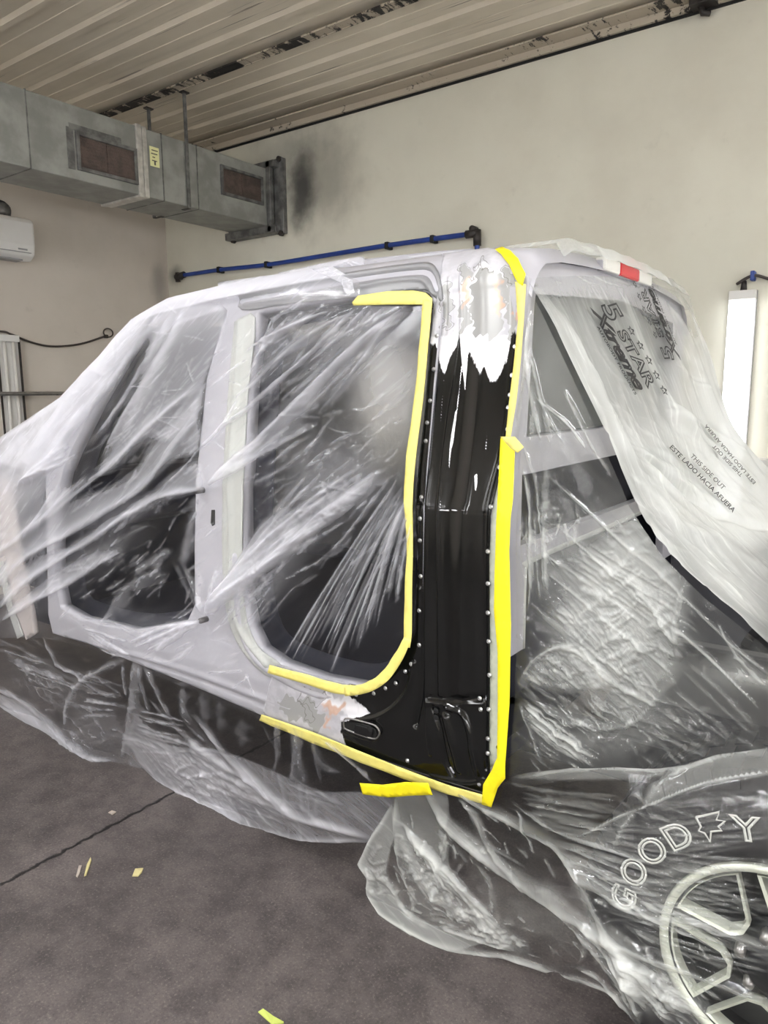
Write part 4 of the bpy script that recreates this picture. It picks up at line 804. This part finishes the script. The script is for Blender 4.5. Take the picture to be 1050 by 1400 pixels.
# --- loose end of film on the roof rail
q = side(486, 380, .045); mb = MB(); pts = [(476, 361), (491, 358), (494, 385), (497, 402), (488, 404), (478, 388)]
ob = side_patch('film_end', pts, F_side, None, .006, .04, [([(484, 362), (486, 402)], .006, .012), ([(478, 380), (492, 395)], .004, .008)], (), 0)
n = len(ob.data.vertices); set_attrs(ob, np.full(n, .55), np.full(n, .8), np.array([v.co[:] for v in ob.data.vertices])); tag(ob, 'small crumpled film end hanging from the roof rail', 'film scrap')

# --- skirt film below the sill
yf_skirt = lambda X, z: 1.575 + .24*np.clip(.52-z, 0, .52) + .03*np.sin(X*9)*np.clip((.5-z)*3, 0, 1)*.5
poly = [(-160, 850), (0, 868), (60, 870), (120, 882), (180, 903), (270, 940), (360, 978), (430, 1006), (500, 1034), (520, 1062), (548, 1078), (535, 1110), (512, 1148), (500, 1152), (430, 1150), (385, 1142), (330, 1126), (297, 1106), (260, 1090), (228, 1075), (210, 1064), (198, 1052), (173, 1048), (158, 1042), (129, 1041), (111, 1033), (69, 1006), (37, 989), (0, 965), (-160, 900)]
S = [([(-20, 936), (0, 943), (32, 959), (67, 986), (99, 1019), (129, 1037), (158, 1038)], 4, .012, .75), ([(0, 956), (37, 978), (75, 1004), (115, 1031)], 8, .004, .35), ([(171, 900), (140, 916), (113, 932), (94, 964), (92, 994)], 4, .012, .4), ([(184, 907), (181, 962), (173, 1018), (163, 1038)], 7, .012, .38, 1), ([(168, 907), (170, 930), (176, 952)], 2, .006, .4),
     ([(198, 912), (215, 945), (235, 985)], 2.5, .006, .3), ([(190, 908), (195, 940), (205, 975)], 2, .006, .3), ([(60, 872), (72, 895), (82, 910), (110, 925), (134, 945)], 2, .006, .4)]
S += fan((8, 896), (10, 908), (104, 934), (110, 942), 4, 1.6, .004, .32) + fan((112, 940), (108, 965), (174, 952), (172, 972), 5, 1.4, .004, .35) + fan((184, 970), (182, 1000), (260, 988), (262, 1022), 6, 1.6, .004, .42)
S += [([(269, 980), (311, 1031), (354, 1074), (400, 1114), (451, 1129), (508, 1147)], 4.5, .014, .72), ([(240, 994), (283, 1029), (323, 1054), (354, 1074)], 3, .010, .42), ([(260, 1069), (297, 1100), (329, 1124)], 3, .006, .4), ([(250, 940), (254, 975), (262, 992)], 5, .008, .3), ([(277, 950), (283, 985)], 6, .006, .22), ([(378, 988), (380, 1043)], 3, .006, .25), ([(407, 1003), (404, 1035), (399, 1072)], 4, .008, .32), ([(411, 1035), (417, 1072)], 4, .006, .22), ([(330, 985), (334, 1020)], 7, .005, .14), ([(440, 1010), (480, 1040), (510, 1070)], 2.5, .006, .35), ([(300, 960), (305, 1000)], 6, .004, .14), ([(425, 1015), (445, 1050), (470, 1055)], 4, .004, .14)]
S += [([(500, 1150), (430, 1149), (385, 1141), (330, 1125), (297, 1105), (260, 1089), (210, 1063)], 3, .006, .45)] + fan((250, 1010), (270, 1060), (330, 1060), (420, 1130), 12, 3, .005, .22)
S += hatch(320, 1070, 200, 70, 30, 60, 60, 1.6, .2, 14) + hatch(120, 990, 120, 60, 25, 40, 40, 1.4, .22, 25) + hatch(400, 1030, 160, 40, 80, 26, 50, 2, .14, 10) + hatch(60, 915, 120, 30, 22, 24, 60, 1.3, .22, 6)
PL = [([(170, 1000), (240, 1020), (291, 1023), (349, 1043), (411, 1071), (440, 1082), (535, 1090), (505, 1152), (430, 1152), (330, 1128), (260, 1092), (200, 1055)], .26), ([(-10, 945), (32, 960), (67, 987), (99, 1020), (129, 1040), (111, 1036), (60, 1006), (0, 967)], .42), ([(185, 975), (175, 1040), (198, 1052), (215, 1066), (262, 1092), (330, 1126), (297, 1060), (240, 1025)], .2)]
BL = [(280, 1060, 60, 22, 35, .2), (140, 1000, 50, 30, 30, .12), (60, 930, 80, 30, 20, .05)]
CK = [(120, 1005, 40, 40, 0, .6), (280, 1070, 60, 30, 30, .5), (60, 935, 60, 30, 0, .5)]
P3, f, milk, ck, flow = sheet_xz(poly, yf_skirt, .005, S, BL, PL, CK, -30, 0)
film_obj('masking_film', P3, f, milk, ck, flow, F_side, 'clear film skirt hanging from the sill to the floor')

# --- film over the rear wheel
def yf_wheel(X, z):
    X = np.asarray(X, float); z = np.asarray(z, float); r_ = np.hypot(X-WC[0], z-WC[2]); y = 1.615+.05*np.clip(.5-z, 0, .5)
    t = np.clip((.66-r_)/.30, 0, 1); t = t*t*(3-2*t); y = y+(1.452-y)*t
    return y + np.where(z > .70, (np.maximum(0, z-.70)/.13)**2*.10, 0)
poly = [(541, 1076), (575, 1072), (606, 1070), (640, 1082), (672, 1096), (690, 1070), (704, 1060), (783, 1049), (841, 1047), (903, 1049), (937, 1044), (981, 1030), (1050, 1022), (1180, 1028), (1330, 1080), (1430, 1300), (1400, 1580), (1100, 1500), (960, 1450), (880, 1425), (866, 1395), (853, 1378), (835, 1358), (800, 1345), (747, 1328), (693, 1310), (613, 1299), (560, 1275), (520, 1249), (503, 1221), (503, 1200), (491, 1180), (506, 1147), (536, 1098)]
S = [([(544, 1095), (549, 1140), (571, 1185), (600, 1220), (627, 1241), (667, 1263), (720, 1306)], 9, .012, .5), ([(537, 1097), (507, 1148), (493, 1180), (505, 1199), (505, 1220), (521, 1246), (560, 1272), (613, 1296), (693, 1307), (747, 1327)], 4.5, .008, .8), ([(515, 1193), (539, 1215), (552, 1241), (587, 1271)], 4, .008, .4), ([(541, 1085), (543, 1130), (548, 1180), (575, 1240)], 3, .008, .45),
     ([(581, 1081), (600, 1111), (619, 1135), (653, 1164), (693, 1193), (733, 1220), (749, 1227), (789, 1257), (829, 1284), (848, 1306), (863, 1338), (888, 1385)], 7, .020, .62, 1), ([(624, 1084), (651, 1119), (672, 1161), (701, 1191), (730, 1215)], 3.5, .010, .4),
     ([(603, 1066), (640, 1089), (683, 1113), (720, 1132), (760, 1153), (794, 1192), (824, 1214), (863, 1239), (950, 1266)], 6, .018, .5), ([(772, 1162), (794, 1197), (824, 1259), (853, 1291), (950, 1328), (1060, 1368)], 7, .016, .5, -1), ([(700, 1095), (760, 1135), (830, 1158), (900, 1185)], 2.5, .006, .35),
     ([(796, 1259), (839, 1313), (863, 1358), (875, 1400)], 4, .010, .5), ([(784, 1262), (812, 1300), (846, 1345), (868, 1390)], 3, .008, .42), ([(843, 1294), (888, 1341), (938, 1370), (985, 1392)], 9, .012, .5), ([(815, 1275), (850, 1325), (900, 1372), (920, 1400)], 3, .008, .45), ([(789, 1323), (815, 1335), (839, 1358), (853, 1380)], 2.5, .006, .5), ([(640, 1165), (670, 1205), (675, 1250)], 4, .008, .3), ([(600, 1130), (612, 1160), (600, 1190)], 3, .006, .25),
     ([(704, 1063), (783, 1051), (841, 1049), (903, 1051), (937, 1046), (981, 1032), (1060, 1023)], 5, .004, .42), ([(786, 1144), (834, 1120), (882, 1099), (951, 1072), (999, 1060), (1060, 1052)], 3, .010, .5, -1), ([(840, 1160), (852, 1130), (870, 1110)], 4, .006, .3), ([(882, 1095), (905, 1065), (937, 1047)], 5, .006, .3), ([(705, 1108), (712, 1115), (730, 1165)], 1.6, .004, .4), ([(745, 1170), (760, 1200)], 3, .004, .25),
     ([(900, 1190), (960, 1188), (1060, 1180)], 7, .006, .3), ([(870, 1230), (960, 1262), (1060, 1300)], 5, .008, .35)]
S += [([(690, 1306), (747, 1325), (800, 1342), (835, 1356), (855, 1378), (868, 1398)], 3.5, .006, .6), ([(735, 1220), (770, 1245), (800, 1290), (790, 1320)], 3, .008, .25)]
S += fan((720, 1118), (760, 1165), (1050, 1130), (1050, 1340), 28, 1.3, .004, .22, 5) + fan((800, 1195), (830, 1260), (1060, 1200), (1060, 1340), 14, 1.5, .004, .2, 4) + fan((710, 1075), (715, 1110), (860, 1090), (830, 1140), 10, 1.6, .003, .2) + fan((880, 1100), (900, 1180), (1060, 1085), (1060, 1150), 8, 1.5, .004, .16)
S += fan((548, 1120), (560, 1130), (640, 1250), (720, 1300), 12, 2.2, .006, .4) + fan((830, 1290), (845, 1300), (880, 1400), (1000, 1400), 12, 2.2, .006, .42) + fan((590, 1255), (600, 1270), (700, 1290), (720, 1305), 6, 2, .004, .4)
S += hatch(900, 1180, 240, 150, 14, 110, 70, 1.1, .13, 8) + hatch(680, 1200, 160, 120, 40, 30, 50, 1.3, .08, 14) + hatch(590, 1200, 50, 120, 55, 60, 24, 1.8, .34, 25) + hatch(660, 1262, 110, 30, 22, 50, 28, 1.8, .32, 18) + hatch(900, 1340, 110, 60, 40, 60, 36, 1.6, .3, 10)
PL = [([(541, 1079), (608, 1079), (613, 1167), (619, 1231), (575, 1215), (548, 1167)], .2), ([(537, 1097), (507, 1148), (492, 1180), (504, 1199), (504, 1220), (520, 1247), (560, 1273), (613, 1297), (660, 1285), (587, 1262), (552, 1236), (530, 1190), (543, 1130)], .34), ([(880, 1100), (905, 1066), (940, 1047), (1060, 1025), (1060, 1056), (950, 1074)], .16), ([(704, 1063), (783, 1050), (903, 1050), (890, 1062), (800, 1066)], .14)]
BL = [(740, 1260, 60, 25, 25, .12), (690, 1230, 60, 60, 0, .03), (900, 1350, 60, 30, 30, .1), (590, 1250, 50, 25, 40, .12)]
CK = [(585, 1195, 25, 50, -35, 1.0), (650, 1262, 50, 16, 25, .9), (920, 1110, 60, 40, 0, .5), (890, 1350, 40, 18, 35, .9), (760, 1090, 30, 20, 0, .5), (520, 1190, 25, 40, 0, .5), (700, 1200, 90, 60, 0, .2)]
P3, f, milk, ck, flow = sheet_xz(poly, yf_wheel, .0034, S, BL, PL, CK, -25, 0)
film_obj('masking_film', P3, f, milk, ck, flow, F_rear, 'clear film sheet pulled over the rear wheel and down to the floor')

# --- rear film: printed sheet falling from the roof, with the curtain in front of the cab's rear wall
near_px = [(719, 380), (740, 425), (775, 500), (812, 580), (860, 690), (905, 757), (960, 812), (1050, 884), (1180, 970), (1320, 1052)]
yf_cur = lambda X, z: 1.622+.2*np.maximum(0, z-1.25)-.010
NE = smooth([hit(*p, yf_cur) for p in near_px], 12)
FE = smooth([on(*p, 1, 3.12) for p in ((935, 402), (950, 430), (970, 480), (985, 530), (1003, 583), (1025, 615), (1055, 643), (1100, 680), (1180, 735), (1320, 820))], 12)
nu, nv = 260, len(NE)
iv = np.linspace(0, nv-1, 380); NE = np.stack([np.interp(iv, np.arange(nv), NE[:, i]) for i in range(3)], 1); FE = np.stack([np.interp(iv, np.arange(nv), FE[:, i]) for i in range(3)], 1); nv = 380
us = np.linspace(0, 1, nu); U_, V_ = np.meshgrid(us, np.linspace(0, 1, nv))
PM = NE[:, None, :]*(1-us)[None, :, None]+FE[:, None, :]*us[None, :, None]
PM[:, :, 2] += .03*np.sin(math.pi*us)[None, :]*np.clip(1-V_*6, 0, 1)*1.0
PM[:, :, 2] -= .05*np.sin(math.pi*us)[None, :]*np.clip(V_*1.5, 0, 1)
def sheet_normals(G):
    du = np.gradient(G, axis=1); dv = np.gradient(G, axis=0); n = np.cross(dv, du); n /= np.linalg.norm(n, axis=2)[:, :, None]+1e-12
    return n*np.sign(n[:, :, 0:1].mean()+1e-9)
NM = sheet_normals(PM)
S = [([(723, 389), (757, 459), (782, 512), (812, 575), (860, 690), (916, 768), (954, 808), (1060, 890)], 10, .012, .62), ([(734, 394), (780, 474), (824, 562), (855, 620), (890, 690), (940, 760), (1050, 850)], 8, .014, .5), ([(918, 560), (947, 596), (966, 626), (1005, 674), (1055, 728)], 6, .02, .55, 1), ([(874, 623), (899, 645), (935, 674), (983, 703), (1055, 728)], 4, -.02, .1), ([(862, 600), (890, 650), (916, 715), (983, 744), (1055, 790)], 9, .015, .35),
     ([(839, 389), (862, 446), (877, 490), (905, 540), (945, 600)], 5, .014, .45, 1), ([(905, 405), (930, 450), (955, 510), (985, 575), (1040, 650)], 6, .014, .45), ([(935, 406), (968, 482), (1002, 585), (1055, 648)], 5, .004, .5), ([(885, 395), (915, 470), (950, 540)], 4, .010, .3), ([(850, 390), (880, 470), (920, 560), (960, 620)], 3, .008, .3), ([(815, 385), (860, 480), (905, 580)], 3, .004, .15), ([(840, 540), (870, 610), (900, 650)], 3, .006, .3)]
S += fan((880, 600), (850, 640), (1050, 690), (1050, 870), 22, 3, .005, .28, 4) + fan((900, 540), (990, 580), (1000, 660), (1060, 690), 9, 3, .005, .25) + fan((740, 400), (800, 385), (790, 480), (860, 540), 8, 2, .002, .1) + fan((725, 378), (830, 372), (735, 392), (900, 395), 5, 2, .002, .2)
BL = [(980, 700, 120, 100, 35, .52), (900, 620, 90, 60, 30, .42), (960, 560, 60, 90, 20, .42), (850, 510, 90, 70, 0, .36), (800, 450, 80, 70, 0, .3), (1000, 800, 100, 60, 35, .4), (840, 375, 110, 12, 10, .2), (1010, 630, 60, 90, -30, .62)]
S += hatch(960, 700, 200, 160, 42, 110, 60, 1.6, .2, 6) + hatch(860, 560, 160, 80, 58, 50, 70, 1.5, .16, 6)
CK = [(950, 700, 90, 80, 0, .3), (740, 420, 25, 50, 0, .5)]
flat = PM.reshape(-1, 3); milk, ck, disp = film_attrs(None, flat, S, BL, [([(960, 470), (985, 525), (1010, 580), (1060, 640), (1080, 720), (1020, 740), (972, 715), (955, 650), (950, 560)], .8, 14)], CK, 0, .09)
fu, fv = U_.ravel(), V_.ravel()
disp = disp + .006*(np.sin(fu*60+3*np.sin(fv*7))*.5+np.sin(fu*23+2*fv)*.8)*np.clip(fv*8, 0, 1)
PMd = flat + NM.reshape(-1, 3)*disp[:, None]
Fm = [[j*nu+i, j*nu+i+1, (j+1)*nu+i+1, (j+1)*nu+i] for j in range(nv-1) for i in range(nu-1)]
flow = np.stack([fv*1.5, fu*1.5, 0*fu], 1)
# roof strip of the same film
rs = []
for x_ in np.linspace(-.778, -.97, 10):
    for y_ in np.linspace(1.83, 3.14, 60):
        z_ = 1.918+.03*(1-((y_-YC)/.64)**2)+.009+.002*math.sin(y_*40)-(.035 if x_ > -.79 else 0)-max(0, (1.88-y_))*.3-max(0, y_-3.04)*.6
        rs.append((x_-max(0, 1.9-y_)*.5*0, y_, z_))
rs = np.array(rs); n0 = len(PMd); PA = np.vstack([PMd, rs]); Fm += [[n0+j*60+i, n0+j*60+i+1, n0+(j+1)*60+i+1, n0+(j+1)*60+i] for j in range(9) for i in range(59)]
milk = np.concatenate([milk, np.where((rs[:, 1] > 2.1) & (rs[:, 1] < 2.8), .64, .3)]); ck = np.concatenate([ck, np.full(len(rs), .1)]); flow = np.vstack([flow, np.stack([rs[:, 1], rs[:, 0], 0*rs[:, 0]], 1)])
# curtain
poly = [(712, 396), (719, 384), (742, 430), (777, 504), (814, 584), (862, 694), (907, 761), (962, 816), (1052, 888), (1180, 974), (1310, 1052), (1300, 1074), (1180, 1050), (1050, 1046), (903, 1062), (783, 1064), (706, 1078), (696, 1060), (704, 960), (707, 850), (705, 750), (710, 680), (712, 610), (698, 594), (712, 530), (716, 470)]
S = [([(725, 423), (721, 493), (729, 550), (740, 602)], 3, .008, .4), ([(722, 450), (716, 520), (706, 580)], 2.5, .006, .35), ([(730, 541), (776, 579), (805, 617)], 1.6, .004, .45), ([(724, 480), (745, 560), (775, 610)], 2, .005, .3), ([(770, 530), (800, 590), (835, 650)], 3, .006, .35), ([(715, 638), (725, 695), (725, 806), (721, 838)], 2, .005, .45), ([(746, 638), (748, 733), (748, 810)], 6, .006, .25), ([(716, 610), (733, 660), (742, 730)], 2, .004, .3),
     ([(751, 651), (814, 707), (856, 747), (900, 783), (1000, 880), (1060, 930)], 1.5, .004, .42), ([(751, 707), (807, 758), (858, 802), (900, 840), (960, 890), (1040, 970)], 1.5, .004, .45), ([(751, 783), (814, 836), (870, 880), (930, 930)], 1.5, .004, .38), ([(745, 840), (830, 905), (920, 970)], 1.4, .003, .3), ([(980, 850), (1010, 900), (1050, 940)], 2, .004, .35),
     ([(712, 930), (735, 898), (770, 884), (800, 898), (835, 930)], 3, .01, .3), ([(790, 880), (815, 905), (835, 930), (900, 965)], 3, .008, .35), ([(712, 945), (780, 985), (860, 990), (920, 930)], 4, .008, .15), ([(925, 880), (905, 850), (895, 830)], 3, .012, .35), ([(935, 800), (925, 850), (925, 880)], 4, .01, .3), ([(710, 960), (740, 1040)], 2, .004, .3), ([(1000, 925), (1060, 935)], 8, .004, .2)]
S += fan((708, 950), (712, 980), (838, 1046), (800, 1050), 10, 1.8, .006, .45) + fan((750, 760), (800, 740), (930, 890), (1000, 860), 7, 1.1, .003, .22) + fan((712, 690), (745, 690), (722, 830), (752, 830), 6, 2, .004, .28) + fan((712, 820), (770, 800), (840, 930), (900, 960), 9, 1.2, .003, .2) + fan((860, 985), (940, 900), (980, 1040), (1040, 1000), 7, 1.3, .004, .18) + fan((720, 560), (745, 560), (715, 605), (760, 612), 6, 1.6, .003, .3)
PL = [([(745, 850), (790, 830), (850, 745), (880, 740), (935, 800), (925, 885), (918, 925), (860, 985), (800, 930)], .22, 14), ([(712, 930), (740, 896), (775, 882), (835, 928), (780, 945)], .22, 5), ([(760, 840), (860, 700), (905, 760), (930, 800), (860, 900)], .2, 14)]
S += hatch(850, 860, 150, 150, 40, 90, 22, 1.2, .16, 35) + hatch(770, 915, 90, 40, 20, 40, 20, 1.2, .2, 30) + hatch(760, 980, 90, 90, 38, 60, 46, 1.1, .24, 5) + hatch(900, 1000, 200, 70, 38, 60, 40, 1.1, .16, 8) + hatch(748, 730, 20, 140, 90, 30, 24, 1.4, .25, 12)
BL = [(752, 500, 36, 90, -18, .16), (815, 775, 75, 65, -20, .3), (860, 880, 70, 60, 0, .16), (780, 1010, 60, 30, 0, .08), (760, 600, 40, 40, 0, .06), (1010, 920, 40, 20, 10, .2), (860, 1000, 70, 30, -20, .12)]
CK = [(850, 860, 75, 95, 0, .8), (770, 915, 50, 30, 0, .8), (750, 730, 20, 80, 0, .7), (800, 990, 70, 40, 0, .8), (930, 1000, 70, 40, 0, .6)]
C3, f, m2, c2, fl2 = sheet_xz(poly, yf_cur, .0037, S, BL, PL, CK, -42, .02)
n0 = len(PA); PA = np.vstack([PA, C3]); Fm += [[i+n0 for i in x] for x in f]; milk = np.concatenate([milk, m2]); ck = np.concatenate([ck, c2]); flow = np.vstack([flow, fl2])
rear = empty('masking_film', (-.6, 2.3, .55), 'printed clear film sheet draped from the roof edge down over the cab rear', 'masking film')
film_obj('sheet', PA, Fm, milk, ck, flow, F_rear, None, rear)

# prints on that sheet: placed where the letters lie, following the sheet
GP = PMd.reshape(nv, nu, 3); G2 = project(PMd).reshape(nv, nu, 2)
def to_sheet(pts):
    """photo points -> points on the falling sheet, just outside it"""
    out = []; fl_ = G2.reshape(-1, 2); NN = NM.reshape(-1, 3)
    for p in pts:
        k = np.argmin(((fl_-p)**2).sum(1)); out.append(on_plane(p, PMd[k], NN[k])+NN[k]*.012)
    return np.array(out)
def on_plane(p, q, n):
    d = ray(*p); t = ((q-CC)@n)/(d@n); return CC+d*min(max(t, 1.2), 4.5)
def sheet_text(V, Fs, o_, ux, uy, mb):
    V = np.asarray(V); P = np.array(o_)[None]+V[:, :1]*np.array(ux)[None]+V[:, 1:2]*np.array(uy)[None]; mb.add(to_sheet(P), Fs)
def logo(o_, ux, uy, name):
    """star-rating logo: outlined 5 STAR line, swash script below, stars above, small line under"""
    mb = MB(); V, Fs = text_mesh('5', .026, 1.0, 0, .02); sheet_text(V*np.array([1.1, 1.25, 1]), Fs, np.array(o_)+np.array(uy)*.55, ux, uy, mb)
    V, Fs = text_mesh('STAR', .024, .75, 0, .015, 1.0); V[:, 0] = V[:, 0]*1.0+.85; V[:, 1] += .62; sheet_text(V, Fs, o_, ux, uy, mb)
    V, Fs = text_mesh('Xtreme', .034, .80, .35, .0, .92); V[:, 0] = V[:, 0]*1.05+.05; V[:, 1] -= .05; sheet_text(V, Fs, o_, ux, uy, mb)
    for k in range(5):
        c = (.95+.47*k, 1.42+.06*math.sin(k*.9)); st_ = [(c[0]+(.15 if j % 2 == 0 else .065)*math.sin(j*math.pi/5), c[1]+(.15 if j % 2 == 0 else .065)*math.cos(j*math.pi/5), 0) for j in range(11)]
        m3 = MB(); m3.tube(st_, .024, 4, False); sheet_text(np.array(m3.v), m3.f, o_, ux, uy, mb)
    V, Fs = text_mesh('AUTOBODY PRODUCTS', 0, .19, 0, .004, 1.05); V[:, 0] = V[:, 0]*1.0+.55; V[:, 1] -= .30; sheet_text(V, Fs, o_, ux, uy, mb)
    mb.build(name, M_print, rear)
logo((804, 424), (24, 43), (22, -7), 'print_logo')
logo((925, 494), (-15, -37), (-14, 1), 'print_logo')
for txt, o_, ux, uy, mt, sz in (('ESTE LADO HACIA AFUERA', (909, 614), (.685, .70), (.62, -.58), M_print, 10.5), ('THIS SIDE OUT', (938, 626), (.68, .70), (.62, -.58), M_prints, 10), ('THIS SIDE OUT', (1012, 652), (-.66, -.70), (-.6, .5), M_prints, 9), ('ESTE LADO HACIA AFUERA', (1030, 663), (-.66, -.78), (-.6, .5), M_prints, 8.5)):
    V, Fs = text_mesh(txt, 0, 1.0, 0, .012); mb = MB(); sheet_text(V[:, :2]*sz, Fs, o_, ux, uy, mb); mb.build('print_line', mt, rear)

# ------------------------------------------------------------------ scraps on the floor
def scrap(pts, mat, label):
    P = [on(*p, 2, .0) for p in pts]; V = [(p[0], p[1], .0015) for p in P]+[(p[0], p[1], .004+.003*(i % 2)) for i, p in enumerate(P)]; n = len(P)
    o = mesh('tape_scrap', V, [list(range(n))[::-1], list(range(n, 2*n))]+[[i, (i+1) % n, n+(i+1) % n, n+i] for i in range(n)], mat); tag(o, label, 'scrap')
scrap([(181, 1199), (185, 1190), (196, 1188), (194, 1194), (189, 1199)], M_scrap, 'square yellowish tape scrap on the open concrete floor')
scrap([(104, 1199), (108, 1186), (112, 1184), (109, 1196), (106, 1201)], M_scrapw, 'pale curled strip on the floor near the seam, left of its twin')
scrap([(115, 1199), (119, 1184), (124, 1173), (125, 1178), (121, 1190), (118, 1198)], M_scrap, 'tan curled strip on the floor near the seam, right of its twin')
scrap([(148, 1112), (153, 1110), (159, 1111), (154, 1115)], M_scrapw, 'tiny pale scrap beside the dark floor seam under the film edge')
scrap([(353, 1385), (360, 1382), (374, 1391), (388, 1400), (372, 1402)], M_scrapg, 'green tape strip on the floor at the bottom of the frame')

# ------------------------------------------------------------------ light and colour
w = bpy.data.worlds.new('world'); SC.world = w; w.use_nodes = True; w.node_tree.nodes['Background'].inputs[0].default_value = (.9, .92, 1, 1); w.node_tree.nodes['Background'].inputs[1].default_value = .05
SC.view_settings.view_transform = 'Standard'; SC.view_settings.look = 'None'; SC.view_settings.gamma = 1; SC.view_settings.use_curve_mapping = False
SC.view_settings.exposure = 0.15
SC.cycles.transparent_max_bounces = 24; SC.cycles.max_bounces = 8; SC.cycles.diffuse_bounces = 5; SC.cycles.glossy_bounces = 3
SC.cycles.sample_clamp_indirect = 6
